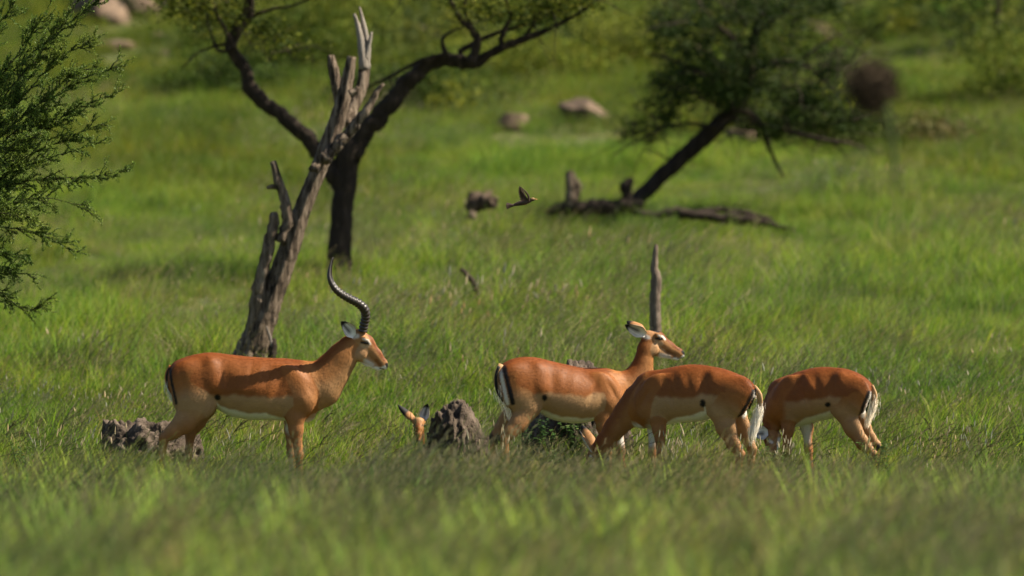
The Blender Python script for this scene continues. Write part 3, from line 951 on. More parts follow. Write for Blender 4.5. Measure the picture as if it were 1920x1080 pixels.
def mound(px0, px1, base_py, outline, Y, seed, label, depth=0.5):
    """Termite mound as a height field over an ellipse: outline rows (px, py) give the top line."""
    s = Y / F
    cx = (px0 + px1) / 2
    base = at(cx, base_py, Y)
    ox = np.array([p[0] for p in outline], float); oz = np.array([(base_py - p[1]) * s for p in outline])
    nu, nv = 90, 44
    g = np.random.default_rng(seed)
    V, Fc = [], []
    # polar-free grid: u across, v around a half turn from front to back
    W = [(g.normal(0, 1, 3) * fr, g.uniform(0, 6.28), a) for fr, a in [(7, .012)] * 4 + [(18, .007)] * 7 + [(45, .006)] * 10 + [(110, .0035)] * 12]
    for i in range(nu):
        px = px0 + (px1 - px0) * i / (nu - 1)
        h = float(np.interp(px, ox, oz))
        rel = 2 * (px - px0) / (px1 - px0) - 1
        dy = depth * math.sqrt(max(0.02, 1 - rel * rel))
        for j in range(nv):
            th = math.pi * j / (nv - 1)
            cc, ss = math.cos(th), math.sin(th)
            x = (px - cx) * s
            y = -dy * np.sign(cc) * abs(cc) ** 0.8
            z = h * ss ** 0.62 - 0.06 * (1 - ss)
            p = np.array((x, y, z))
            d = sum(a * math.sin(float(p @ w) + ph) for w, ph, a in W)
            k = min(1.0, h / 0.15)
            V.append(p + np.array((rel * d * 0.6, -cc * d, ss * d)) * k)
    for i in range(nu - 1):
        for j in range(nv - 1):
            Fc.append((i * nv + j, (i + 1) * nv + j, (i + 1) * nv + j + 1, i * nv + j + 1))
    o = mk('termite_mound', np.array(V), Fc, M_MOUND)
    o.location = tuple(base)
    tag(o, label, 'termite mound', 'termite mounds among the herd')
    return o


mound(190, 384, 880, [(190, 875), (196, 815), (200, 800), (207, 797), (220, 801), (244, 806), (257, 797), (283, 796), (296, 791), (306, 791), (313, 802), (330, 808), (358, 812), (374, 818), (380, 845), (384, 878)], 51.2, 201, 'low grey termite mound with flat top behind the hind legs of the ram', 0.30)
mound(796, 926, 886, [(796, 880), (802, 832), (812, 795), (817, 778), (834, 767), (853, 760), (868, 760), (880, 776), (891, 788), (908, 808), (918, 820), (922, 850), (926, 884)], 51.3, 202, 'rugged grey brown termite mound between the lying fawn and the looking ewe', 0.32)
mound(968, 1188, 884, [(968, 880), (985, 820), (1000, 785), (1030, 740), (1055, 705), (1066, 685), (1085, 682), (1108, 682), (1120, 690), (1140, 740), (1165, 780), (1180, 815), (1185, 850), (1188, 880)], 52.0, 203, 'tall grey termite mound mostly hidden behind the ewe that looks up', 0.40)

# ------------------------------------------------------------------ background bushes
def bush(px, py, Y, rx, ry, rz, n, cols, seed, label, name='bush', stems=6, ln=0.07, wd=0.035, sub=0.2, group='bushes on the hillside'):
    Y = min(y_at(py + rz * 0.75), 152.0)
    s = Y / F
    c = at(px, py, Y)
    g0 = float(gz(c[0], Y))
    r = empty(name, (c[0], Y, g0))
    tag(r, label, 'bush', group)
    crown('foliage', [(c, (rx * s * 1.2, ry, rz * s * 1.15), int(n * 3.4))], ln * .62, wd * .62, cols, M_LEAF, r, seed, sub, 0.6)
    g = np.random.default_rng(seed + 1)
    mb = MB()
    for k in range(stems):
        tip = c + np.array((g.normal(0, .4) * rx * s, g.normal(0, .4) * ry, g.uniform(0, .5) * rz * s))
        b = np.array((c[0] + g.normal(0, .06), Y + g.normal(0, .06), g0 - .05))
        P = smooth_path([b, (b + tip) / 2 + g.normal(0, .08, 3), tip], 8)
        V, Fc = tube(P, np.linspace(.03, .008, 8), 6, 0.05, seed + k)
        mb.add(V, Fc)
    mb.build('stems', M_BARK, r, origin=np.array(r.location))
    return r


bush(1735, 35, 122, 100, 1.2, 60, 2600, MDLEAF + [(0.09, 0.175, 0.012), (0.11, 0.20, 0.015), (0.04, 0.075, 0.010)], 301, 'dense dark green bush at the top right edge above the round seed head')
bush(1690, 60, 121, 60, .8, 40, 900, MDLEAF, 303, 'smaller leafy bush in front of the dense bush at the top right')
bush(610, 60, 130, 110, 1.4, 110, 2200, MDLEAF + YLLEAF, 305, 'tall olive bush behind the dead tree spikes')
bush(420, 150, 120, 110, 1.0, 55, 1300, DKLEAF + MDLEAF, 307, 'low dark bush between the shrub and the left acacia limb')
bush(790, 175, 125, 150, 1.2, 60, 2000, DKLEAF + MDLEAF, 309, 'broad dark green bush under the arching acacia limb')
bush(1010, 120, 132, 130, 1.2, 60, 1700, MDLEAF + YLLEAF, 311, 'yellowish green bush above the tan boulders')
bush(1190, 90, 135, 110, 1.2, 60, 1500, YLLEAF, 313, 'pale yellow green bush left of the leaning tree crown')
bush(1560, 250, 112, 130, 1.0, 46, 1500, DKLEAF, 315, 'dark low bush below the leaning tree crown at right')
bush(1740, 258, 112, 90, .9, 38, 500, [(0.09, 0.075, 0.03), (0.11, 0.10, 0.035), (0.07, 0.085, 0.025)], 317, 'dry brown bush on the slope under the round seed head')
bush(1880, 130, 130, 90, 1.1, 90, 1300, YLLEAF + MDLEAF, 319, 'olive bush against the right edge of the picture')
bush(900, 20, 150, 160, 1.4, 50, 1600, YLLEAF + MDLEAF, 321, 'olive bush at the top edge behind the acacia twigs')
bush(1430, 215, 118, 90, 1.0, 55, 1100, DKLEAF, 323, 'dark bush directly behind the crook of the leaning tree')
Yt = y_at(118)
tr = empty('slender_tree', (at(1868, 120, Yt)[0], Yt, float(gz(at(1868, 120, Yt)[0], Yt))))
tag(tr, 'slender dark trunk at the right edge near the top', 'tree')
wood('trunk', [(1864, 145, 8), (1866, 110, 7.5), (1868, 70, 7), (1870, 30, 6), (1874, -30, 5), (1880, -90, 3)], Yt, M_BARK, tr, 9, 0.08, 0.06, 331, 0.1)
crown('crown', [blob(1880, -70, Yt, 120, 1.2, 60, 1300)], 0.06, 0.025, DKLEAF + MDLEAF, M_LEAF, tr, 333, 0.16)

def scrub():
    g = np.random.default_rng(900)
    Cs, cols = [], []
    pal = np.array(DKLEAF + DKLEAF + MDLEAF + YLLEAF)
    n = 0
    while n < 330:
        y = g.uniform(108, 150)
        x = g.uniform(-1, 1) * (y * 0.0745 + 2.5)
        if vnoise(np.array([x + 50]), np.array([y * 0.45]), 2.6, 31)[0] < np.interp(y, [108, 122, 138], [0.66, 0.50, 0.36]): continue
        px = 960 + x * F / y
        if y < 116 and 880 < px < 1220: continue
        if y < 132 and px < 330: continue
        h = g.uniform(0.35, 1.1); r = h * g.uniform(0.6, 1.1)
        k = int(190 * (0.5 + h))
        d = g.normal(0, 1, (k, 3)); d /= np.linalg.norm(d, axis=1)[:, None]
        c = np.array((x, y, float(gz(x, y)) + h * 0.55))
        Cs.append(c + d * (g.random((k, 1)) ** 0.4) * np.array((r, r, h * 0.6)) + g.normal(0, .06, (k, 3)))
        cols.append(np.tile(pal[g.integers(len(pal))] * g.uniform(0.7, 1.2), (k, 1)) * g.uniform(0.7, 1.3, (k, 1)))
        n += 1
    C = np.vstack(Cs)
    V, Fc = leaves(C, 0.055, 0.024, g, 0.6)
    o = mk('scrub', V, Fc, M_LEAF, None, np.repeat(np.vstack(cols), 4, 0), False)
    tag(o, 'dense blurred scrub covering the top of the hillside', kind='stuff')


scrub()

# ------------------------------------------------------------------ feathery shrub at the left edge
def left_shrub():
    Y = 51.5
    root = empty('feathery_shrub', (at(-190, 880, Y)[0], Y, float(gz(at(-190, 880, Y)[0], Y)) - 0.03))
    tag(root, 'feathery dark green thorn shrub reaching in from the left edge', 'shrub')
    o = np.array(root.location)
    g = np.random.default_rng(77)
    s = Y / F
    wood('trunk', [(-190, 895, 20), (-185, 800, 18), (-170, 650, 16), (-160, 500, 14), (-150, 350, 11), (-140, 200, 8)], Y, M_BARK, root, 10, 0.08, 0.06, 341, 0.1)
    tw, lv_c, lv_d, lv_t = MB(), [], [], []

    def grow(path, r0, r1, level, tipiness):
        path = np.asarray(path)
        n = max(8, int(np.linalg.norm(path[-1] - path[0]) / 0.03))
        P = smooth_path(path, n)
        P[1:] += g.normal(0, 0.0035, (n - 1, 3))
        V, Fc = tube(P, np.linspace(r0, r1, n), 5, caps=False)
        tw.add(V, Fc)
        d = np.linalg.norm(np.diff(P, axis=0), axis=1)
        T = np.diff(P, axis=0) / d[:, None]
        # leaves along the twig, in tufts
        acc = 0.0
        for i in range(n - 1):
            f = i / (n - 1)
            if level == 0 and f < 0.12: continue
            k = int(d[i] / 0.0032)
            for j in range(k):
                base = P[i] + T[i] * d[i] * j / max(k, 1)
                for m in range(2):
                    a = g.normal(0, 1, 3); a -= T[i] * (a @ T[i]); a /= np.linalg.norm(a) + 1e-9
                    dirn = T[i] * g.uniform(0.35, 1.1) + a * 0.75 + np.array((0, 0, 0.12))
                    dirn /= np.linalg.norm(dirn)
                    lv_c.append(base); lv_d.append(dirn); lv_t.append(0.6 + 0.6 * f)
        if level >= 2: return
        # side twigs
        m = int(np.linalg.norm(path[-1] - path[0]) / (0.038 if level == 0 else 0.045))
        for q_ in range(m):
            f = g.uniform(0.10, 0.95)
            i = min(int(f * (n - 1)), n - 2)
            ln = (0.30 if level == 0 else 0.13) * (1.05 - 0.75 * f) * g.uniform(0.6, 1.3)
            a = g.normal(0, 1, 3) * np.array((0.7, 1.0, 0.8)); a -= T[i] * (a @ T[i]); a /= np.linalg.norm(a) + 1e-9
            dr = T[i] * 0.9 + a * 0.62 + np.array((0.10, 0, 0.06))
            dr /= np.linalg.norm(dr)
            b = P[i]
            mid = b + dr * ln * 0.5 + g.normal(0, 0.01, 3)
            tip = b + dr * ln + np.array((0, 0, 0.02 * g.normal()))
            grow([b, mid, tip], r0 * 0.45, 0.0009, level + 1, f)

    limbs = [  # px, py, dY rows
        [(-150, 350, .1), (-60, 230, .1), (20, 120, .0), (75, 40, -.05), (110, -20, -.1)],
        [(-145, 330, 0), (-40, 200, .1), (60, 100, .1), (130, 45, .1), (185, 0, .1), (205, -20, .1)],
        [(-150, 360, -.1), (-50, 250, -.1), (50, 130, -.1), (100, 70, -.1), (140, 10, -.1), (160, -30, -.1)],
        [(-150, 380, .0), (-40, 290, -.05), (45, 180, -.1), (110, 110, -.1), (165, 82, -.1), (200, 62, -.1)],
        [(-155, 420, .1), (-60, 330, .1), (40, 235, .05), (130, 160, 0), (200, 132, 0), (256, 106, 0)],
        [(-155, 400, -.2), (-70, 330, -.2), (30, 230, -.2), (100, 170, -.2), (150, 130, -.2), (196, 110, -.15)],
        [(-160, 450, .0), (-50, 330, 0), (60, 260, 0), (140, 205, -.05), (200, 182, -.1), (242, 165, -.1)],
        [(-160, 470, .2), (-60, 340, .2), (40, 265, .2), (110, 215, .2), (160, 205, .2)],
        [(-160, 470, -.1), (-60, 370, -.1), (40, 300, -.1), (120, 262, -.1), (170, 240, -.1), (218, 222, -.1)],
        [(-160, 500, .1), (-70, 390, .1), (30, 320, .1), (110, 290, .1), (160, 275, .1), (212, 258, .1)],
        [(-160, 520, 0), (-80, 410, 0), (10, 352, 0), (80, 335, 0), (160, 332, 0), (210, 325, -.05), (247, 312, -.05)],
        [(-160, 520, -.2), (-80, 430, -.2), (0, 390, -.2), (60, 372, -.2), (120, 378, -.2), (160, 392, -.2), (185, 398, -.2)],
        [(-160, 540, .1), (-80, 470, .1), (-20, 430, .1), (40, 430, .1), (90, 445, .1), (130, 468, .1), (168, 478, .1)],
        [(-160, 560, -.1), (-80, 500, -.1), (-20, 470, -.1), (30, 480, -.1), (60, 492, -.1)],
        [(-160, 570, -.1), (-80, 530, -.1), (-20, 505, -.1), (30, 512, -.1), (70, 515, -.1), (88, 520, -.1)],
        [(-165, 600, .05), (-80, 560, .05), (-20, 540, .05), (15, 560, .05), (50, 582, .05), (80, 570, .05), (108, 548, .05)],
        [(-150, 300, .15), (-60, 150, .2), (-10, 60, .2), (30, 0, .2), (50, -40, .2)],
        [(-150, 420, .3), (-60, 300, .35), (0, 200, .35), (50, 150, .35), (90, 110, .35)],
        [(-155, 460, .35), (-60, 400, .35), (0, 350, .35), (60, 310, .35), (110, 290, .35)],
        [(-160, 480, -.3), (-60, 420, -.35), (0, 400, -.35), (40, 400, -.35), (80, 420, -.35)],
        [(-160, 500, .2), (-60, 430, .3), (-10, 400, .3), (40, 390, .3), (100, 400, .3)],
        [(-160, 440, -.3), (-60, 330, -.35), (-10, 290, -.35), (50, 260, -.35), (90, 250, -.35)],
    ]
    for L_ in limbs:
        P = np.array([at(a, b, Y + c) for a, b, c in L_])
        grow(P, 0.0085, 0.0012, 0, 0)
    tw.build('twigs', M_BARK, root, origin=o)['kind'] = 'stuff'
    C = np.array(lv_c); D = np.array(lv_d); tt = np.array(lv_t)
    n = len(C)
    ln = g.uniform(0.010, 0.021, n)[:, None]
    w = g.normal(0, 1, (n, 3)); w -= D * (w * D).sum(1)[:, None]; w /= np.linalg.norm(w, axis=1)[:, None]
    wd = ln * 0.16
    V = np.stack([C, C + D * ln * 0.45 + w * wd, C + D * ln, C + D * ln * 0.45 - w * wd], 1).reshape(-1, 3)
    cols = np.array([(0.09, 0.155, 0.026), (0.13, 0.205, 0.032), (0.07, 0.125, 0.024), (0.17, 0.25, 0.042)])
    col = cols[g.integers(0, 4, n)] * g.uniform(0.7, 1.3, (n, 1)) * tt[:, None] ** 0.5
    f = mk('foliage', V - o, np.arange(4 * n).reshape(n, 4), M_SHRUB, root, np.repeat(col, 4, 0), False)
    print('shrub leaves', n)


left_shrub()

# ------------------------------------------------------------------ impalas
RUF = np.array((0.195, 0.051, 0.008)); ORA = np.array((0.325, 0.124, 0.030)); TAN = np.array((0.41, 0.245, 0.118))
WHT = np.array((0.80, 0.77, 0.71)); LEG = np.array((0.32, 0.140, 0.050)); BLK = np.array((0.010, 0.009, 0.009)); PALE = np.array((0.50, 0.34, 0.20))


class Field:
    def __init__(self, lo, hi, h):
        self.lo, self.h = np.array(lo, float), h
        self.n = np.ceil((np.array(hi) - self.lo) / h).astype(int) + 1
        self.F = np.full(self.n, 0.2, np.float32)
        self.L = np.zeros(self.n, np.int8)
        self.ax = [self.lo[i] + h * np.arange(self.n[i]) for i in range(3)]

    def add(self, fn, lo, hi, k, lab, pad=0.05):
        sl = []
        for i in range(3):
            a = int(max(0, math.floor((lo[i] - pad - self.lo[i]) / self.h)))
            b = int(min(self.n[i], math.ceil((hi[i] + pad - self.lo[i]) / self.h) + 1))
            if b <= a: return
            sl.append(slice(a, b))
        sl = tuple(sl)
        X = self.ax[0][sl[0]][:, None, None]; Yv = self.ax[1][sl[1]][None, :, None]; Z = self.ax[2][sl[2]][None, None, :]
        d = fn(X, Yv, Z).astype(np.float32)
        f = self.F[sl]
        self.L[sl] = np.where(d < f, lab, self.L[sl])
        hh = np.maximum(k - np.abs(f - d), 0) / k
        self.F[sl] = np.minimum(f, d) - hh * hh * k * 0.25

    def mesh(self):
        Fd, n = self.F, self.n
        ins = Fd < 0
        cnt = np.zeros(n - 1, np.int8)
        for a in (0, 1):
            for b in (0, 1):
                for c in (0, 1):
                    cnt += ins[a:n[0] - 1 + a, b:n[1] - 1 + b, c:n[2] - 1 + c]
        act = (cnt > 0) & (cnt < 8)
        I = np.argwhere(act)
        ids = np.full(n - 1, -1, np.int32)
        ids[act] = np.arange(len(I))
        pos = np.zeros((len(I), 3)); m = np.zeros(len(I))
        corners = [(a, b, c) for a in (0, 1) for b in (0, 1) for c in (0, 1)]
        for c0 in corners:
            for ax in range(3):
                if c0[ax]: continue
                c1 = list(c0); c1[ax] = 1
                f0 = Fd[I[:, 0] + c0[0], I[:, 1] + c0[1], I[:, 2] + c0[2]]
                f1 = Fd[I[:, 0] + c1[0], I[:, 1] + c1[1], I[:, 2] + c1[2]]
                x = (f0 < 0) != (f1 < 0)
                t = np.where(x, f0 / np.where(x, f0 - f1, 1), 0)
                p = np.tile(np.array(c0, float), (len(I), 1)); p[:, ax] = t
                pos += p * x[:, None]; m += x
        V = (I + pos / m[:, None]) * self.h + self.lo
        lab = self.L[I[:, 0], I[:, 1], I[:, 2]]
        Q = []
        for ax in range(3):
            b, c = [(1, 2), (2, 0), (0, 1)][ax]
            s0 = [slice(None)] * 3; s1 = [slice(None)] * 3
            s0[ax] = slice(0, n[ax] - 1); s1[ax] = slice(1, n[ax])
            for k in (b, c):
                s0[k] = slice(1, n[k] - 1); s1[k] = slice(1, n[k] - 1)
            A, B = ins[tuple(s0)], ins[tuple(s1)]
            off = np.zeros(3, int); off[b] = 1; off[c] = 1
            E = np.argwhere(A != B) + off
            sign = A[A != B]
            eb = np.zeros(3, int); eb[b] = 1
            ec = np.zeros(3, int); ec[c] = 1
            q4 = [ids[tuple((E - eb - ec).T)], ids[tuple((E - ec).T)], ids[tuple(E.T)], ids[tuple((E - eb).T)]]
            q4 = np.stack(q4, 1)
            q4[~sign] = q4[~sign][:, ::-1]
            Q.append(q4)
        Q = np.vstack(Q)
        return V, Q, lab


def relax(V, Q, it, lam=0.5, mu=-0.52):
    E = np.vstack([Q[:, [0, 1]], Q[:, [1, 2]], Q[:, [2, 3]], Q[:, [3, 0]]])
    n = len(V)
    deg = np.bincount(E[:, 0], minlength=n) + np.bincount(E[:, 1], minlength=n)
    deg = np.maximum(deg, 1)[:, None]

    def avg(X):
        S = np.zeros_like(X)
        for c in range(X.shape[1]):
            S[:, c] = np.bincount(E[:, 0], X[E[:, 1], c], n) + np.bincount(E[:, 1], X[E[:, 0], c], n)
        return S / deg
    for _ in range(it):
        V = V + lam * (avg(V) - V)
        if mu: V = V + mu * (avg(V) - V)
    return V


class Beast:
    """An antelope traced in photo pixels (px, py) plus v, metres away from the viewer across the body."""
    def __init__(self, pxc, pyg, Y, yaw):
        self.pxc, self.pyg, self.Y, self.yaw = pxc, pyg, Y, math.radians(yaw)
        self.s = Y / F
        self.prims = []
        self.dents = []

    def P(self, px, py, v=0.0):
        dx = (px - self.pxc) * self.s
        return np.array(((dx + v * math.sin(self.yaw)) / math.cos(self.yaw), v, (self.pyg - py) * self.s))

    def to_px(self, V):
        dx = V[:, 0] * math.cos(self.yaw) - V[:, 1] * math.sin(self.yaw)
        return self.pxc + dx / self.s, self.pyg - V[:, 2] / self.s

    def chain(self, rows, lab, k=0.02):
        """rows (px, py, v, r_px, lateral ratio)"""
        for a, b in zip(rows[:-1], rows[1:]):
            A, B = self.P(*a[:3]), self.P(*b[:3])
            slim = [0.87 if (lab in (FORE, SHANK) and r_ < 11) else 1.0 for r_ in (a[3], b[3])]
            ra, rb, qa, qb = a[3] * self.s * slim[0], b[3] * self.s * slim[1], a[4], b[4]

            def fn(X, Yv, Z, A=A, B=B, ra=ra, rb=rb, qa=qa, qb=qb):
                d = B - A
                L2 = d[0] ** 2 + d[2] ** 2 + 1e-9
                t = np.clip(((X - A[0]) * d[0] + (Z - A[2]) * d[2]) / L2, 0, 1)
                r = ra + (rb - ra) * t
                qq = qa + (qb - qa) * t
                ey = (Yv - (A[1] + d[1] * t)) / qq
                dist = np.sqrt((X - A[0] - d[0] * t) ** 2 + (Z - A[2] - d[2] * t) ** 2 + ey ** 2) - r
                return dist * np.minimum(1.0, np.maximum(qq, 0.6))
            R = max(ra, rb)
            self.prims.append((fn, np.minimum(A, B) - R, np.maximum(A, B) + R, k, lab))

    def chain3(self, rows, lab, k=0.02):
        """Round 3D chain (for parts that point at the viewer): rows (px, py, v, r_px)."""
        for a, b in zip(rows[:-1], rows[1:]):
            A, B = self.P(*a[:3]), self.P(*b[:3])
            ra, rb = a[3] * self.s, b[3] * self.s

            def fn(X, Yv, Z, A=A, B=B, ra=ra, rb=rb):
                d = B - A
                t = np.clip(((X - A[0]) * d[0] + (Yv - A[1]) * d[1] + (Z - A[2]) * d[2]) / (d @ d + 1e-9), 0, 1)
                return np.sqrt((X - A[0] - d[0] * t) ** 2 + (Yv - A[1] - d[1] * t) ** 2 + (Z - A[2] - d[2] * t) ** 2) - (ra + (rb - ra) * t)
            R = max(ra, rb)
            self.prims.append((fn, np.minimum(A, B) - R, np.maximum(A, B) + R, k, lab))

    def ell(self, px, py, v, rx, rz, rv, ang, lab, k=0.02):
        c = self.P(px, py, v)
        rx, rz = rx * self.s, rz * self.s
        ca, sa = math.cos(math.radians(ang)), math.sin(math.radians(ang))

        def fn(X, Yv, Z):
            x, z, y = X - c[0], Z - c[2], Yv - c[1]
            a = (x * ca + z * sa) / rx; b = (-x * sa + z * ca) / rz; d = y / rv
            return (np.sqrt(a * a + b * b + d * d) - 1) * min(rx, rz, rv)
        R = np.array((max(rx, rz), rv, max(rx, rz)))
        self.prims.append((fn, c - R, c + R, k, lab))

    def trunk(self, rows, k=0.03):
        rows = sorted(rows)
        S = smooth_path([(self.P(p, t)[0], self.P(p, t)[2], self.P(p, b)[2], w) for p, t, b, w in rows], 80)
        u, zt, zb, w = S[:, 0], S[:, 1], S[:, 2], S[:, 3]
        o = np.argsort(u)
        u, zt, zb, w = u[o], zt[o], zb[o], w[o]

        def fn(X, Yv, Z):
            t = np.interp(X, u, zt); b = np.interp(X, u, zb); ww = np.interp(X, u, w)
            zc, hh = (t + b) / 2, np.maximum((t - b) / 2, 0.01)
            zr = np.clip((Z - zc) / hh, -1.3, 1.3)
            we = ww * (1 - 0.13 * zr - 0.05 * zr * zr)
            d = (np.sqrt(zr ** 2 + (Yv / we) ** 2) - 1) * np.minimum(hh, ww)
            out = np.maximum(u[0] - X, X - u[-1])
            return np.maximum(d, out * 1.0 + 0 * d)
        self.prims.append((fn, np.array((u[0], -w.max(), zb.min())), np.array((u[-1], w.max(), zt.max())), k, 0))

    def body(self, paint, root, h=0.006, facing=1):
        lo = np.min([p[1] for p in self.prims], 0) - 0.03
        hi = np.max([p[2] for p in self.prims], 0) + 0.03
        f = Field(lo, hi, h)
        for p in self.prims: f.add(*p)
        V, Q, lab = f.mesh()
        V = relax(V, Q, 3)
        px, py = self.to_px(V)
        for x, y, rx, ry, ang, amt in self.dents:            # muscle hollows (+ swells), both sides alike
            a = math.radians(ang)
            qx = ((px - x) * math.cos(a) + (py - y) * math.sin(a)) / rx; qy = (-(px - x) * math.sin(a) + (py - y) * math.cos(a)) / ry
            V[:, 1] += np.sign(V[:, 1]) * amt * np.exp(-qx * qx - qy * qy) * sstep(0.02, 0.06, np.abs(V[:, 1]))
        px, py = self.to_px(V)
        C = paint(px, py, V[:, 1], lab)
        C2 = relax(C, Q, 2, 0.5, 0)
        C = relax(C, Q, 1, 0.5, 0)
        fine = ((lab == HEAD) | (lab == JAW))[:, None]
        C = np.where(fine, C, C2)
        o = mk('body', V, Q, M_COAT, root, C, True, 'coat')
        self.fur(V, Q, C, lab, o, facing)
        return o

    def fur(self, V, Q, C, lab, o, facing):
        """Short lying hairs over the whole coat, one joined mesh."""
        g = np.random.default_rng(len(V))
        n1 = np.cross(V[Q[:, 2]] - V[Q[:, 0]], V[Q[:, 3]] - V[Q[:, 1]])
        Nn = np.zeros_like(V)
        for k in range(4):
            for c in range(3): Nn[:, c] += np.bincount(Q[:, k], n1[:, c], len(V))
        Nn /= np.linalg.norm(Nn, axis=1)[:, None] + 1e-12
        pick = np.repeat(np.arange(len(V)), 2)[g.random(2 * len(V)) < 0.75]
        P = V[pick] + g.normal(0, 0.002, (len(pick), 3)); nn = Nn[pick]; L = lab[pick]
        d = np.tile(np.array((-facing * 0.85, 0.0, -0.5)), (len(pick), 1))
        d[(L == FORE) | (L == SHANK)] = (-facing * 0.2, 0, -1.0)
        d[L == NECK] = (-facing * 0.5, 0, -0.85)
        d[(L == HEAD) | (L == JAW)] = (-facing * 0.9, 0, 0.2)
        d += g.normal(0, 0.28, d.shape)
        d -= nn * (d * nn).sum(1)[:, None] * 0.9
        d /= np.linalg.norm(d, axis=1)[:, None] + 1e-9
        d += nn * g.uniform(0.05, 0.16, (len(pick), 1))
        ln = np.where((L == HEAD) | (L == JAW), 0.006, np.where((L == FORE) | (L == SHANK), 0.009, 0.014)) * g.uniform(0.6, 1.3, len(pick))
        w = np.cross(d, nn); w /= np.linalg.norm(w, axis=1)[:, None] + 1e-9
        w *= 0.0013 * g.uniform(0.7, 1.3, (len(pick), 1))
        P = P - nn * 0.001
        T = np.stack([P - w, P + w, P + d * ln[:, None]], 1).reshape(-1, 3)
        col = C[pick] * g.uniform(0.88, 1.13, (len(pick), 1))
        f = mk('fur', T, np.arange(len(T)).reshape(-1, 3), M_FUR, o, np.repeat(col, 3, 0), False, 'coat')
        f['kind'] = 'stuff'


def mix(A, B, t):
    t = np.asarray(t, float)
    if t.ndim: t = t[:, None]
    return A * (1 - t) + B * t


def pdist(px, py, line):
    """distance in px to a polyline"""
    D = np.full(len(px), 1e9)
    for (ax, ay), (bx, by) in zip(line[:-1], line[1:]):
        dx, dy = bx - ax, by - ay
        t = np.clip(((px - ax) * dx + (py - ay) * dy) / (dx * dx + dy * dy + 1e-9), 0, 1)
        D = np.minimum(D, np.hypot(px - ax - t * dx, py - ay - t * dy))
    return D


TRUNK, THIGH, SHANK, FORE, NECK, HEAD, JAW, BRISK, SHADEP = range(9)


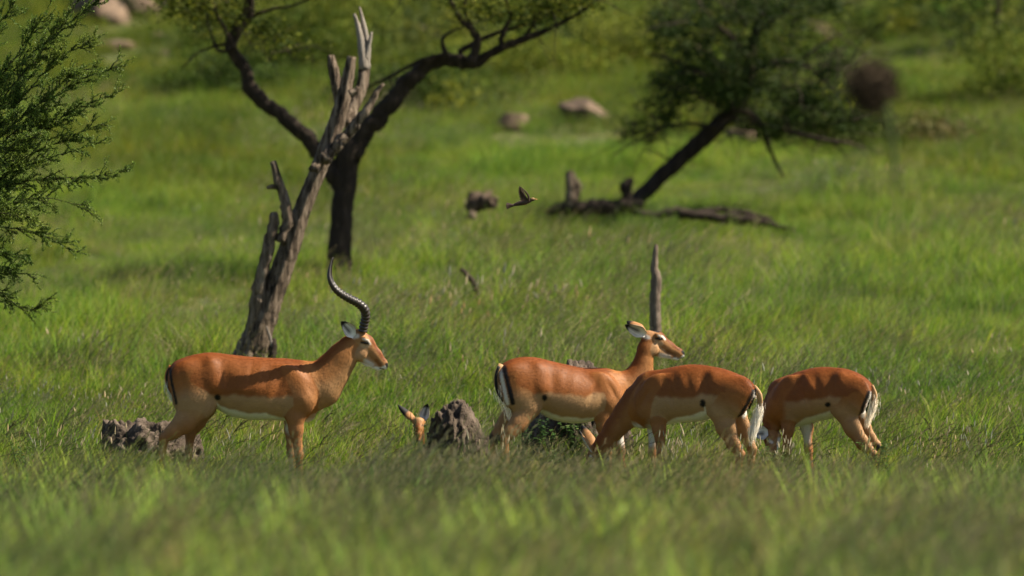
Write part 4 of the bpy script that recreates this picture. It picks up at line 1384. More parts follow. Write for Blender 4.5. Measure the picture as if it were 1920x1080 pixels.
def painter(saddle, white, spot, back, head, stripes=(), hocks=(), neck_top=None, front=(9998, 9999), pale=()):
    """saddle / white: polylines (px, py); head: dict of face marks; back: polyline of the back line."""
    sx, sy = np.array(saddle).T
    wx, wy = np.array(white).T
    bx_, by_ = np.array(back).T

    def fn(px, py, v, lab):
        n = len(px)
        C = np.tile(ORA, (n, 1))
        jit = 1.2 * np.sin(px * 0.13 + 0.4) + 0.8 * np.sin(px * 0.31 + py * 0.2)
        s = np.interp(px, sx, sy); w = np.interp(px, wx, wy); b = np.interp(px, bx_, by_)
        top = np.clip((py - b) / 25.0, 0, 1)
        rufous = mix(np.tile(RUF, (n, 1)), np.tile(RUF * 0.6 + ORA * 0.4, (n, 1)), top)
        body = mix(rufous, np.tile(TAN, (n, 1)), sstep(s - 4, s + 5, py + jit))
        body = mix(body, np.tile(WHT, (n, 1)), sstep(w - 2, w + 3, py + jit * 0.6))
        body = mix(body, np.tile(ORA, (n, 1)), sstep(front[0], front[1], px) if front[1] > front[0] else sstep(-front[0], -front[1], -px))
        th = mix(rufous, np.tile(ORA, (n, 1)), sstep(b + 15, b + 45, py))
        th = mix(th, np.tile(TAN, (n, 1)), sstep(b + 45, b + 85, py))
        th = mix(th, np.tile(WHT * 0.9, (n, 1)), sstep(0.07, 0.035, np.abs(v)) * sstep(b + 60, b + 80, py))
        sh = mix(np.tile(TAN * 0.7 + LEG * 0.3, (n, 1)), np.tile(LEG, (n, 1)), sstep(b + 100, b + 140, py))
        fo = mix(rufous * 0.5 + ORA * 0.5, np.tile(LEG, (n, 1)), sstep(b + 25, b + 70, py))
        fo = mix(fo, np.tile(WHT * 0.9, (n, 1)), sstep(0.075, 0.05, np.abs(v)) * sstep(b + 85, b + 100, py) * sstep(b + 150, b + 130, py))
        nk = np.tile(ORA, (n, 1))
        if neck_top is not None:
            d = pdist(px, py, neck_top)
            nk = mix(np.tile(RUF * 0.75 + ORA * 0.25, (n, 1)), np.tile(ORA * 0.8 + TAN * 0.2, (n, 1)), sstep(3, 26, d))
            nk = mix(nk, np.tile(TAN, (n, 1)), sstep(30, 55, d) * 0.6)
        hd = np.tile(ORA * 0.55 + TAN * 0.45, (n, 1))
        H_ = head
        if 'ridge' in H_:
            d = pdist(px, py, H_['ridge'])
            hd = mix(np.tile(RUF * 0.8, (n, 1)), hd, sstep(0.5, 6, d))
        jw = mix(hd, np.tile(PALE, (n, 1)), 0.3)
        if 'jawline' in H_:
            d = pdist(px, py, H_['jawline'])
            jw = mix(np.tile(WHT, (n, 1)), jw, sstep(2.5, 7, d))
        for A, c, r0, r1, al in H_.get('marks', []):
            d = pdist(px, py, A)
            t = sstep(r1, r0, d) * al
            hd = mix(hd, np.tile(c, (n, 1)), t); jw = mix(jw, np.tile(c, (n, 1)), t)
        bk = mix(np.tile(TAN, (n, 1)), np.tile(WHT, (n, 1)), sstep(w - 8, w + 4, py))
        for lb, arr in ((TRUNK, body), (THIGH, th), (SHANK, sh), (FORE, fo), (NECK, nk), (HEAD, hd), (JAW, jw), (BRISK, bk)):
            m = lab == lb
            C[m] = arr[m]
        C[lab == SHADEP] = BLK * 1.5
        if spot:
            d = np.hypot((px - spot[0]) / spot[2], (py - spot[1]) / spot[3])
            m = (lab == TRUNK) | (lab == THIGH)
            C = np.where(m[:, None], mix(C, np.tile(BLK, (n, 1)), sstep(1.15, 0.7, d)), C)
        for line, r in stripes:
            d = pdist(px, py, line)
            m = (lab == TRUNK) | (lab == THIGH)
            C = np.where(m[:, None], mix(C, np.tile(BLK, (n, 1)), sstep(r * 1.35, r * 0.8, d)), C)
        for line, r in pale:                                  # white edge down the front of the thigh
            d = pdist(px, py, line)
            m = (lab == TRUNK) | (lab == THIGH) | (lab == SHANK)
            C = np.where(m[:, None], mix(C, np.tile(WHT, (n, 1)), sstep(r * 1.6, r * 0.6, d) * 0.9), C)
        for (hx, hy, r) in hocks:
            d = np.hypot(px - hx, (py - hy) * 0.6)
            C = np.where((lab == SHANK)[:, None], mix(C, np.tile(BLK * 2, (n, 1)), sstep(r * 1.3, r * 0.6, d)), C)
        hoof = b + 212
        return C
    return fn


def ear(B, root, base, tip, width, normal, cup=0.5, name='ear', tip_at=0.72):
    """base, tip: (px, py, v); width px; normal: local direction that the opening faces."""
    a, t = B.P(*base), B.P(*tip)
    ax = t - a
    L_ = np.linalg.norm(ax); ax /= L_
    nrm = np.array(normal, float); nrm -= ax * (nrm @ ax); nrm /= np.linalg.norm(nrm)
    sd = np.cross(ax, nrm)
    w = width * B.s * 0.5
    nu, nv = 14, 11
    out_, in_, co, ci = [], [], [], []
    for i in range(nu):
        s = i / (nu - 1)
        ws = w * (min(1.0, 0.35 + 1.9 * s) * (max(0.0, 1 - s ** 2.4)) ** 0.8) * 1.05 + w * 0.03
        for j in range(nv):
            q_ = 2 * j / (nv - 1) - 1
            p = a + ax * L_ * s + sd * ws * math.sin(q_ * 1.35) + nrm * (cup * ws * (1 - math.cos(q_ * 1.35)) * 1.3 - 0.25 * ws)
            out_.append(p - nrm * 0.0025); in_.append(p + nrm * 0.0025)
            blk = sstep(tip_at, tip_at + 0.14, s + 0.06 * abs(q_))
            rim = sstep(0.75, 0.95, abs(q_))
            c_in = WHT * 0.95 * (1 - 0.86 * (0.55 + 0.45 * math.cos(q_ * 7.5)) * sstep(0.12, 0.38, s) * (1 - sstep(0.55, 0.9, abs(q_))))
            c_in = c_in * (1 - blk) + BLK * blk
            c_out = (ORA * 0.6 + TAN * 0.4) * (1 - blk) + BLK * blk
            ci.append(c_in * (1 - rim * .3) + c_out * rim * .3); co.append(c_out)
    V = np.array(out_ + in_); C = np.array(co + ci)
    Fc = []
    n0 = nu * nv
    for i in range(nu - 1):
        for j in range(nv - 1):
            a0 = i * nv + j
            Fc.append((a0, a0 + 1, a0 + nv + 1, a0 + nv))
            b0 = a0 + n0
            Fc.append((b0, b0 + nv, b0 + nv + 1, b0 + 1))
    for i in range(nu - 1):
        for j in (0, nv - 1):
            a0 = i * nv + j
            Fc.append((a0, a0 + nv, a0 + nv + n0, a0 + n0))
    return mk(name, V, Fc, M_COAT, root, C, True, 'coat')


def eye(B, root, px, py, v, r):
    c = B.P(px, py, v)
    nu, nv = 10, 8
    V, Fc = [], []
    for i in range(nv + 1):
        for j in range(nu):
            th, ph = math.pi * i / nv, 2 * math.pi * j / nu
            V.append((c[0] + r * 1.15 * math.sin(th) * math.cos(ph), c[1] + r * 0.8 * math.sin(th) * math.sin(ph), c[2] + r * 0.85 * math.cos(th)))
    for i in range(nv):
        for j in range(nu):
            Fc.append((i * nu + j, i * nu + (j + 1) % nu, (i + 1) * nu + (j + 1) % nu, (i + 1) * nu + j))
    return mk('eye', V, Fc, M_EYE, root)


def tail(B, root, rows, v0, hair, seed, tube_col=ORA, hair_from=0.35, hair_len=0.08, hair_dir=(0, 0, -1), flat=0.6, edge=None, hw=.0026):
    """rows (px, py, r_px, v)."""
    R = smooth_path([(*B.P(p, q_, vv), r * B.s) for p, q_, r, vv in rows], 16)
    V, Fc = tube(R[:, :3], R[:, 3], 10, 0.03, seed, flat=flat)
    s = np.r_[np.repeat(np.linspace(0, 1, 16), 10), 0, 1]
    C = mix(np.tile(tube_col, (len(V), 1)), np.tile(WHT, (len(V), 1)), sstep(0.35, 0.75, s))
    o = mk('tail', V, Fc, M_COAT, root, C, True, 'coat')
    g = np.random.default_rng(seed)
    mb = MB()
    for i in range(hair):
        f = hair_from + (1 - hair_from) * g.random() ** 0.8
        k = min(int(f * 15), 14)
        p = R[k, :3] + (R[k + 1, :3] - R[k, :3]) * (f * 15 - k)
        t = R[k + 1, :3] - R[k, :3]; t /= np.linalg.norm(t)
        off = g.normal(0, 1, 3) * R[k, 3] * 0.75
        d = t * 0.9 + np.array(hair_dir) * 0.6 + g.normal(0, 0.09, 3); d /= np.linalg.norm(d)
        ln = hair_len * g.uniform(0.5, 1.2)
        w = np.cross(d, g.normal(0, 1, 3)); w /= np.linalg.norm(w)
        w *= hw
        q0 = p + off
        q1 = q0 + d * ln * 0.5
        q2 = q1 + (d * 0.8 + np.array((0, 0, -0.3))) * ln * 0.5
        mb.add([q0 - w, q0 + w, q1 + w, q1 - w, q2], [(0, 1, 2, 3), (3, 2, 4)], WHT * g.uniform(1.0, 1.4))
    h_ = mb.build('tail_hair', M_HAIR, o)
    h_['kind'] = 'stuff'
    if edge:
        R2 = smooth_path([(*B.P(p, q_, vv), r * B.s) for p, q_, r, vv in edge], 14)
        V, Fc = tube(R2[:, :3], R2[:, 3], 6, 0.03, seed, flat=0.6)
        mk('tail_stripe', V, Fc, M_COAT, o, np.tile(BLK * 1.5, (len(V), 1)), True, 'coat')
    return o


def horn(B, root, side):
    rows = [(680, 622, 8.0, .026), (682, 610, 8.0, .035), (685.5, 594, 8.0, .055), (683, 580, 7.9, .085), (672, 569, 7.5, .115), (655, 560, 7.0, .145), (638, 550, 6.2, .17), (626, 538, 5.2, .185), (618.5, 521, 4.0, .185), (619, 503, 2.6, .17), (624, 483, 0.7, .15)]
    R = smooth_path([(*B.P(p, q_, vv * side), r * B.s) for p, q_, r, vv in rows], 110)
    s = np.linspace(0, 1, 110)
    amp = 0.13 * sstep(0.80, 0.55, s)
    rings = np.sin(s * 2 * math.pi * 26)
    rr = R[:, 3] * (1 + amp * np.maximum(rings, -0.6))
    V, Fc = tube(R[:, :3], rr, 14, 0.012, 5)
    return mk('horn', V, Fc, M_HORN, root)


def place(B, name, label):
    r = empty(name, ((B.pxc - 960) / F * B.Y, B.Y, H - (B.pyg - HZ) / F * B.Y), B.yaw)
    tag(r, label, 'antelope', 'impala herd grazing in the grass')
    return r


# ---- ram
Yb = 50.0
B = Beast(455, 905, Yb, 3)
ram = place(B, 'impala', 'impala ram with long ringed horns standing at left facing right')
B.trunk([(316, 692, 730, .05), (328, 678, 745, .10), (352, 668, 752, .135), (380, 662, 755, .150), (400, 661, 762, .155), (430, 664.5, 779, .165), (465, 668.5, 786, .175), (502, 671, 787, .172), (535, 672, 789, .155), (565, 676, 789, .135), (585, 681, 780, .105), (600, 692, 762, .06)])
B.ell(400, 704, -.098, 9, 24, .030, 8, TRUNK, .05)
B.ell(400, 704, .098, 9, 24, .030, 8, TRUNK, .05)
for sd in (-1, 1):
    B.chain([(352, 708, .075 * sd, 33, .5), (366, 742, .085 * sd, 38, .5), (384, 760, .095 * sd, 21, .6)], THIGH, .03)
    B.ell(560, 733, .105 * sd, 27, 46, .05, 25, FORE, .02)
    B.ell(578, 742, .085 * sd, 16, 20, .05, 0, FORE, .02)
    B.ell(545, 722, .095 * sd, 13, 24, .026, 30, FORE, .05)
B.chain([(364, 768, -.095, 27, .5), (346, 792, -.095, 19, .6), (326, 808, -.095, 13, .7), (309, 820, -.095, 10.5, .8)], SHANK, .025)
B.chain([(309, 820, -.095, 10.5, .8), (306, 845, -.095, 7.5, .85), (305, 875, -.095, 6.5, .85), (306, 888, -.095, 7.5, .9), (312, 902, -.095, 7, .9)], SHANK, .012)
B.chain([(376, 766, .09, 26, .5), (366, 790, .095, 18, .6), (356, 815, .095, 10.5, .8), (353, 845, .095, 7.5, .85), (352, 875, .095, 6.5, .85), (353, 888, .095, 7.5, .9), (359, 902, .095, 7, .9)], SHANK, .016)
B.chain([(556, 745, -.10, 27, .5), (554, 778, -.09, 18, .6), (555.5, 805, -.085, 13, .75), (559, 838, -.085, 9, .85), (561, 852, -.085, 9.3, .9), (561, 880, -.085, 6.5, .9), (562, 890, -.085, 7.5, .9), (566, 903, -.085, 7, .9)], FORE, .018)
B.chain([(553, 745, .10, 27, .5), (549, 778, .09, 18, .6), (545, 806, .085, 12, .75), (544.5, 838, .085, 8.5, .85), (545, 852, .085, 9, .9), (549, 880, .085, 6.5, .9), (552, 890, .085, 7.5, .9), (556, 903, .085, 7, .9)], FORE, .018)
B.ell(577, 776, 0, 14, 15, .06, 0, BRISK, .02)
B.chain([(572, 728, 0, 46, .62), (600, 722, 0, 40, .58), (622, 697, 0, 31, .58), (640, 672, 0, 26, .60), (655, 650, 0, 21, .64)], NECK, .03)
B.chain([(671, 635, 0, 18, .68), (685, 645, 0, 16.5, .66), (704, 666, 0, 11.5, .68), (716.5, 681.5, 0, 9, .72), (719, 686, 0, 8, .75)], HEAD, .014)
B.chain([(671, 660, 0, 16, .58), (690, 677, 0, 10, .56), (709, 690, 0, 6, .75)], JAW, .012)
for sd in (-1, 1):
    B.ell(685, 637, .044 * sd, 9, 5, .013, -35, HEAD, .012)
    B.ell(676, 664, .034 * sd, 12, 13, .016, -40, JAW, .012)
B.ell(396, 766, 0, 6, 9, .03, 0, SHADEP, .006)  # scrotum, painted black to stand in for its shade
B.dents = [(424, 708, 13, 26, -8, -.016), (392, 738, 12, 20, 20, .008), (522, 728, 8, 26, 22, -.010), (455, 728, 30, 7, 0, .004), (586, 735, 6, 24, -30, -.008), (572, 752, 9, 12, 0, .007), (560, 772, 8, 10, 0, -.005), (470, 700, 5, 24, 14, -.004), (487, 704, 5, 24, 14, .004), (504, 708, 5, 22, 16, -.004), (345, 715, 8, 30, -10, -.006)]
face = dict(ridge=[(690, 622), (700, 643), (711, 660), (721, 675)], jawline=[(676, 684), (692, 690), (708, 698), (722, 694)], marks=[
    ([(678, 647), (684, 650), (690, 649)], PALE, 2, 5, .8),
    ([(681, 636), (690, 638), (694, 645)], WHT, .8, 2.8, .7), ([(704, 692), (714, 694), (722, 690)], WHT, 3, 6, .95),
    ([(706, 676), (712, 684)], RUF * .7, 2, 5, .6), ([(660, 632), (670, 630)], WHT * .9, 2, 6, .7), ([(684, 676), (698, 684)], WHT * .85, 2, 5, .6),
    ([(673, 645), (668, 660)], TAN * .8, 2, 6, .4), ([(678, 642), (690, 644)], BLK * 2, 1.6, 3.2, .95), ([(724.5, 683), (727, 689)], BLK, 2.2, 4.0, 1), ([(712, 691), (720, 692.5)], BLK * 3, .6, 1.6, .9)])
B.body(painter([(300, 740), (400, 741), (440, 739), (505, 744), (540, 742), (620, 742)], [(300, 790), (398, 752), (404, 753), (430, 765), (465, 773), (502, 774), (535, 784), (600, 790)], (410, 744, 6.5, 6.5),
               [(300, 690), (328, 678), (352, 668), (400, 661), (465, 668), (535, 672), (585, 681), (650, 700)], face,
               stripes=[([(321, 692), (324, 715), (333, 755)], 2.5)], hocks=[], front=(560, 578), neck_top=[(575, 678), (602, 674), (622, 652), (640, 630), (660, 615)]), ram, 0.0058)
for sd in (-1, 1):
    horn(B, ram, sd)
    eye(B, ram, 685.5, 642.5, .0475 * sd, .0115)
ear(B, ram, (664, 631, -.05), (640, 603, -.10), 25, (0.25, -1, 0.15))
ear(B, ram, (664, 631, .05), (640, 603, .10), 25, (0.25, 1, 0.15))
tail(B, ram, [(322, 686, 5, 0), (315, 700, 5.5, 0), (315, 718, 5, 0), (321, 738, 3.5, 0), (327, 750, 1.5, 0)], 0, 300, 401, hair_len=.05, hw=.0010, edge=[(318, 690, 2, -.018), (313, 706, 2, -.018), (316, 728, 1.5, -.018)])

# ---- ewe looking right
B = Beast(1060, 896, 50.8, 16)
ewe = place(B, 'impala', 'hornless impala ewe with head raised looking right, in front of the tall mound')
B.trunk([(934, 690, 728, .05), (945, 680, 748, .10), (962, 672, 752, .13), (981, 669, 757, .145), (1005, 670, 768, .155), (1034, 677, 785, .165), (1066, 684.5, 793, .170), (1094, 690, 793, .165), (1118, 690, 788, .150), (1140, 691, 786, .130), (1160, 698, 783, .110), (1182, 708, 768, .06)])
B.ell(1014, 712, -.095, 9, 22, .030, 10, TRUNK, .05)
for sd in (-1, 1):
    B.chain([(965, 708, .07 * sd, 28, .5), (978, 736, .08 * sd, 34, .5), (996, 755, .09 * sd, 21, .6)], THIGH, .03)
    B.ell(1140, 740, .10 * sd, 25, 42, .05, 22, FORE, .02)
    B.ell(1155, 748, .085 * sd, 14, 18, .045, 0, FORE, .02)
    B.ell(1128, 730, .095 * sd, 12, 24, .026, 28, FORE, .04)
B.chain([(990, 764, -.09, 23, .5), (972, 793, -.09, 16, .6), (958, 808, -.09, 12, .7), (945, 821, -.09, 10.5, .8)], SHANK, .022)
B.chain([(945, 821, -.09, 10.5, .8), (948, 846, -.09, 7.2, .85), (950, 872, -.09, 6.3, .85), (951, 882, -.09, 7.2, .9), (957, 894, -.09, 7, .9)], SHANK, .012)
B.chain([(968, 764, .09, 22, .5), (950, 790, .09, 15, .6), (938, 805, .09, 12, .7), (927, 818, .09, 10, .8), (925, 846, .09, 7, .85), (926, 872, .09, 6.3, .85), (927, 882, .09, 7.2, .9), (933, 893, .09, 7, .9)], SHANK, .016)
B.chain([(1136, 748, -.095, 25, .5), (1130, 776, -.085, 17, .6), (1131, 800, -.08, 12.5, .75), (1137, 836, -.08, 8.5, .85), (1139, 848, -.08, 8.8, .9), (1141, 874, -.08, 6.3, .9), (1142, 882, -.08, 7.2, .9), (1147, 894, -.08, 7, .9)], FORE, .018)
B.chain([(1140, 748, .095, 25, .5), (1150, 776, .085, 17, .6), (1158, 800, .08, 12, .75), (1164, 836, .08, 8.5, .85), (1165, 848, .08, 8.8, .9), (1167, 874, .08, 6.3, .9), (1168, 882, .08, 7.2, .9), (1172, 892, .08, 7, .9)], FORE, .018)
B.ell(1165, 776, 0, 13, 13, .055, 0, BRISK, .02)
B.chain([(1160, 738, 0, 38, .6), (1190, 720, 0, 28, .6), (1204, 695, 0, 20, .64), (1208, 676, .0, 15.5, .7), (1212, 655, .0, 14.5, .72), (1217, 643, .0, 14, .74)], NECK, .028)
B.chain([(1217, 634, 0, 14, .70), (1234, 636.5, 0, 14, .68), (1256, 652.5, 0, 10.5, .66), (1274, 662.5, 0, 8.2, .72), (1278.5, 665.5, 0, 7.2, .75)], HEAD, .013)
B.chain([(1221, 652, 0, 14.5, .58), (1244, 663, 0, 9, .55), (1270, 672, 0, 5.4, .75)], JAW, .011)
for sd in (-1, 1):
    B.ell(1236, 630, .042 * sd, 8, 4.5, .012, -25, HEAD, .011)
    B.ell(1225, 656, .033 * sd, 11, 11, .015, -30, JAW, .011)
B.dents = [(1036, 712, 12, 24, -8, -.014), (1012, 735, 11, 18, 20, .008), (1112, 735, 7, 24, 20, -.010), (1150, 735, 5, 22, -28, -.007), (1140, 755, 8, 12, 0, .006), (1060, 712, 6, 22, 12, -.002), (1076, 714, 6, 22, 12, .0025), (958, 712, 8, 26, -10, -.005)]
face2 = dict(ridge=[(1238, 621), (1256, 640), (1270, 653), (1280, 657)], jawline=[(1236, 673), (1262, 678), (1278, 680), (1286, 672)], marks=[
    ([(1228, 642), (1240, 645)], PALE, 3, 7, .7),
    ([(1235, 630), (1244, 632), (1248, 637)], WHT, .8, 2.6, .85), ([(1266, 676), (1278, 677), (1285, 670)], WHT, 3.4, 5.6, 1),
    ([(1252, 660), (1266, 668)], RUF * .55, 2, 5, .65), ([(1208, 630), (1216, 634)], WHT * .9, 2, 6, .75), ([(1240, 666), (1256, 670)], WHT * .85, 2, 5, .6),
    ([(1231, 635), (1243, 636.5)], BLK * 2, 1.6, 3.0, .95), ([(1222, 617), (1235, 621)], BLK * 2, 2.6, 4.6, 1), ([(1282, 661), (1286, 665)], BLK, 2.4, 4.0, 1), ([(1272, 673), (1283, 672.5)], BLK * 3, .5, 1.4, .9)])
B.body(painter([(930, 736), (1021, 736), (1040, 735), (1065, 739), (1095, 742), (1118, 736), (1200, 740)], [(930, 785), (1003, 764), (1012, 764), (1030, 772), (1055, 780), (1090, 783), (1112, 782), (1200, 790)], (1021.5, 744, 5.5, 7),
               [(930, 690), (945, 680), (962, 672), (981, 669), (1034, 677), (1094, 690), (1140, 691), (1182, 700), (1240, 705)], face2,
               pale=[([(938, 690), (944, 720), (952, 755)], 3.0)], stripes=[([(946, 688), (953, 715), (962, 754)], 4.0)], hocks=[(933, 824, 7), (918, 822, 8)], front=(1135, 1155), neck_top=[(1150, 697), (1184, 694), (1192, 678), (1197, 657), (1203, 636)]), ewe, 0.0058)
for sd in (-1, 1):
    eye(B, ewe, 1237.5, 635.8, .0455 * sd, .0115)
ear(B, ewe, (1211, 628, -.045), (1172, 609, -.11), 25, (-0.15, -1, -0.35))
ear(B, ewe, (1211, 625, .045), (1176, 603, .10), 25, (-0.1, 1, -0.2))
tail(B, ewe, [(941, 683, 6, -.02), (935, 698, 7, -.03), (934, 720, 7.5, -.03), (943, 745, 7, -.03), (952, 764, 5, -.03), (958, 782, 1.5, -.03)], 0, 700, 402, tube_col=TAN, hair_len=.05, flat=0.5, hw=.0010,
     edge=[(936, 686, 2.5, -.05), (930, 704, 2.6, -.05), (932, 730, 2.4, -.05), (943, 752, 1.6, -.05)])

# ---- ewe grazing, facing left
B = Beast(1310, 907, 49.6, -22)
ewe3 = place(B, 'impala', 'impala ewe grazing facing left in front of the looking ewe, bushy white tail')
B.trunk([(1180, 742, 778, .05), (1195, 718, 795, .09), (1210, 702, 802, .12), (1227, 696, 803, .135), (1247, 692, 798, .15), (1269, 687, 793, .16), (1293, 683.5, 791, .168), (1315, 684, 789, .165), (1335, 687, 782, .155), (1355, 691, 768, .15), (1380, 700, 756, .135), (1400, 711, 750, .11), (1416, 726, 745, .06)])
B.ell(1330, 728, -.09, 9, 22, .028, -8, TRUNK, .05)
for sd in (-1, 1):
    B.chain([(1385, 732, .07 * sd, 27, .5), (1366, 746, .085 * sd, 37, .5), (1347, 764, .095 * sd, 23, .6)], THIGH, .03)
    B.ell(1222, 742, .10 * sd, 26, 42, .05, -25, FORE, .02)
    B.ell(1205, 750, .085 * sd, 14, 20, .045, 0, FORE, .02)
    B.ell(1232, 738, .09 * sd, 12, 24, .026, -28, FORE, .04)
B.chain([(1352, 770, -.095, 25, .5), (1360, 800, -.095, 18, .6), (1373, 830, -.095, 12, .7), (1386, 850, -.095, 10.3, .8)], SHANK, .022)
B.chain([(1386, 850, -.095, 10.3, .8), (1383, 870, -.095, 7.5, .85), (1382, 884, -.095, 6.6, .85), (1381, 892, -.095, 7.3, .9), (1375, 904, -.095, 7, .9)], SHANK, .012)
B.chain([(1378, 772, .095, 23, .5), (1391, 800, .095, 15, .6), (1402, 824, .095, 11, .7), (1410, 842, .095, 9.8, .8), (1408, 866, .095, 7.2, .85), (1407, 882, .095, 6.4, .85), (1405, 902, .095, 7, .9)], SHANK, .016)
B.chain([(1226, 750, -.095, 26, .5), (1233, 780, -.085, 17.5, .6), (1236, 805, -.08, 12.5, .75), (1239, 840, -.08, 8.8, .85), (1240, 852, -.08, 9, .9), (1239, 880, -.08, 6.5, .9), (1238, 890, -.08, 7.4, .9), (1233, 905, -.08, 7, .9)], FORE, .018)
B.chain([(1226, 750, .095, 26, .5), (1229, 780, .085, 17, .6), (1227, 805, .08, 12, .75), (1225, 840, .08, 8.6, .85), (1225, 852, .08, 9, .9), (1223, 880, .08, 6.5, .9), (1222, 890, .08, 7.2, .9), (1217, 903, .08, 7, .9)], FORE, .018)
B.ell(1204, 790, 0, 16, 14, .06, 0, BRISK, .02)
B.chain([(1220, 742, 0, 42, .6), (1197, 758, 0, 31, .6), (1176, 778, 0, 24, .62), (1154, 804, 0, 19, .66), (1135, 832, 0, 16.5, .7), (1124, 848, 0, 15.5, .72)], NECK, .028)
B.chain([(1120, 848, 0, 14.5, .70), (1114, 862, 0, 13.5, .68), (1112, 882, 0, 10, .66), (1113, 897, 0, 7.5, .72)], HEAD, .013)
B.chain([(1132, 860, 0, 12, .58), (1126, 880, 0, 8, .55), (1119, 896, 0, 5, .75)], JAW, .011)
B.dents = [(1318, 718, 11, 26, 6, -.016), (1326, 752, 10, 18, -20, .006), (1252, 735, 7, 26, -20, -.010), (1210, 745, 5, 22, 28, -.007), (1290, 715, 5, 22, -14, -.003), (1277, 713, 5, 22, -14, .003), (1264, 715, 5, 20, -14, -.002)]
face3 = dict(ridge=[(1104, 850), (1101, 868), (1104, 890)], jawline=[(1140, 866), (1132, 888), (1122, 900)], marks=[([(1108, 858), (1112, 864)], WHT, 1.3, 3.6, .8), ([(1112, 900), (1118, 900)], WHT, 2.6, 6, .95)])
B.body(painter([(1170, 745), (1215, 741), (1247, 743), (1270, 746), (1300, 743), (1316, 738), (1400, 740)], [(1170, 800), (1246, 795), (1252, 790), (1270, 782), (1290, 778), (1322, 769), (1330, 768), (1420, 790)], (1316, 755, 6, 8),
               [(1100, 820), (1180, 738), (1210, 702), (1247, 692), (1293, 683), (1335, 687), (1380, 700), (1416, 726), (1440, 740)], face3,
               pale=[([(1320, 762), (1322, 776), (1330, 792), (1340, 808)], .9), ([(1415, 735), (1408, 756), (1394, 780)], 3.0)], stripes=[([(1410, 731), (1400, 752), (1384, 780)], 3.0)], hocks=[(1396, 858, 5)], front=(1222, 1206), neck_top=[(1204, 707), (1180, 733), (1158, 762), (1140, 791), (1122, 824), (1105, 840)]), ewe3, 0.0058, -1)
for sd in (-1, 1):
    eye(B, ewe3, 1109, 862, .044 * sd, .0115)
ear(B, ewe3, (1112, 850, -.045), (1086, 808, -.10), 19, (-0.9, -0.6, 0.1))
ear(B, ewe3, (1114, 846, .045), (1092, 800, .10), 25, (-0.5, 1, 0.1))
tail(B, ewe3, [(1412, 724, 5, -.01), (1422, 740, 6.5, -.02), (1423, 760, 5, -.02), (1418, 780, 4.5, -.02), (1412, 800, 4.5, -.02), (1407, 818, 1.5, -.02)], 0, 2600, 403, tube_col=TAN, hair_from=.38, hair_len=.052, flat=0.6, hw=.0011,
     edge=[(1415, 727, 2.2, -.045), (1411, 745, 2.4, -.05), (1402, 766, 1.6, -.05)])

# ---- ewe grazing far right
B = Beast(1545, 897, 50.6, -29)
ewe4 = place(B, 'impala', 'dark backed impala ewe grazing at far right with head low behind leaves')
B.trunk([(1440, 768, 792, .05), (1450, 735, 800, .10), (1465, 714, 803, .13), (1487, 702, 803, .145), (1507, 695, 797, .155), (1526, 690, 792, .165), (1546, 688, 787, .165), (1565, 689, 781, .155), (1584, 691, 770, .15), (1604, 698, 758, .14), (1620, 709, 750, .115), (1634, 724, 748, .06)])
B.ell(1570, 730, -.09, 9, 22, .028, -8, TRUNK, .05)
for sd in (-1, 1):
    B.chain([(1605, 732, .07 * sd, 25, .5), (1592, 746, .08 * sd, 33, .5), (1576, 762, .09 * sd, 21, .6)], THIGH, .03)
    B.ell(1474, 742, .095 * sd, 24, 40, .05, -25, FORE, .02)
    B.ell(1486, 740, .086 * sd, 12, 24, .026, -28, FORE, .04)
B.chain([(1581, 768, -.09, 22, .5), (1596, 800, -.09, 16, .6), (1614, 828, -.09, 12, .7), (1634, 851, -.09, 10, .8)], SHANK, .022)
B.chain([(1634, 851, -.09, 10, .8), (1632, 868, -.09, 7.2, .85), (1631, 882, -.09, 6.5, .85), (1626, 895, -.09, 7, .9)], SHANK, .012)
B.chain([(1603, 772, .09, 21, .5), (1620, 802, .09, 13, .6), (1632, 820, .09, 10.5, .7), (1642, 834, .09, 9.6, .8), (1641, 858, .09, 7, .85), (1640, 878, .09, 6.4, .85), (1636, 893, .09, 7, .9)], SHANK, .016)
B.chain([(1476, 748, -.09, 24, .5), (1480, 776, -.085, 16.5, .6), (1478, 804, -.08, 11.8, .75), (1476, 836, -.08, 8.3, .85), (1476, 847, -.08, 8.6, .9), (1475, 874, -.08, 6.3, .9), (1474, 882, -.08, 7, .9), (1469, 895, -.08, 7, .9)], FORE, .018)
B.chain([(1500, 748, .09, 24, .5), (1511, 776, .085, 16, .6), (1515, 804, .08, 11.5, .75), (1517, 834, .08, 8.2, .85), (1518, 845, .08, 8.4, .9), (1520, 872, .08, 6.3, .9), (1520, 882, .08, 7, .9), (1515, 893, .08, 7, .9)], FORE, .018)
B.ell(1464, 790, 0, 14, 13, .055, 0, BRISK, .02)
B.chain([(1470, 745, 0, 35, .6), (1457, 765, -.01, 25, .6), (1451, 785, -.03, 18, .66), (1448, 802, -.05, 15, .72)], NECK, .028)
B.chain([(1446, 806, -.05, 14, .70), (1446, 822, -.07, 13, .68), (1446, 845, -.10, 9.5, .66), (1444, 860, -.12, 7.4, .72)], HEAD, .013)
B.chain([(1456, 820, -.05, 11, .58), (1453, 842, -.08, 7.5, .55), (1448, 860, -.11, 5, .75)], JAW, .011)
B.dents = [(1556, 722, 11, 26, 6, -.016), (1562, 755, 10, 18, -20, .006), (1502, 735, 7, 26, -20, -.010), (1530, 718, 6, 20, -14, -.006), (1516, 716, 6, 20, -24, .010), (1582, 742, 10, 14, 0, .007)]
face4 = dict(ridge=[(1436, 812), (1436, 830), (1438, 850)], jawline=[(1462, 826), (1458, 845), (1450, 864)], marks=[([(1442, 826), (1448, 830)], WHT, 1.5, 4, .8), ([(1440, 863), (1447, 866)], WHT, 3, 7, .95)])
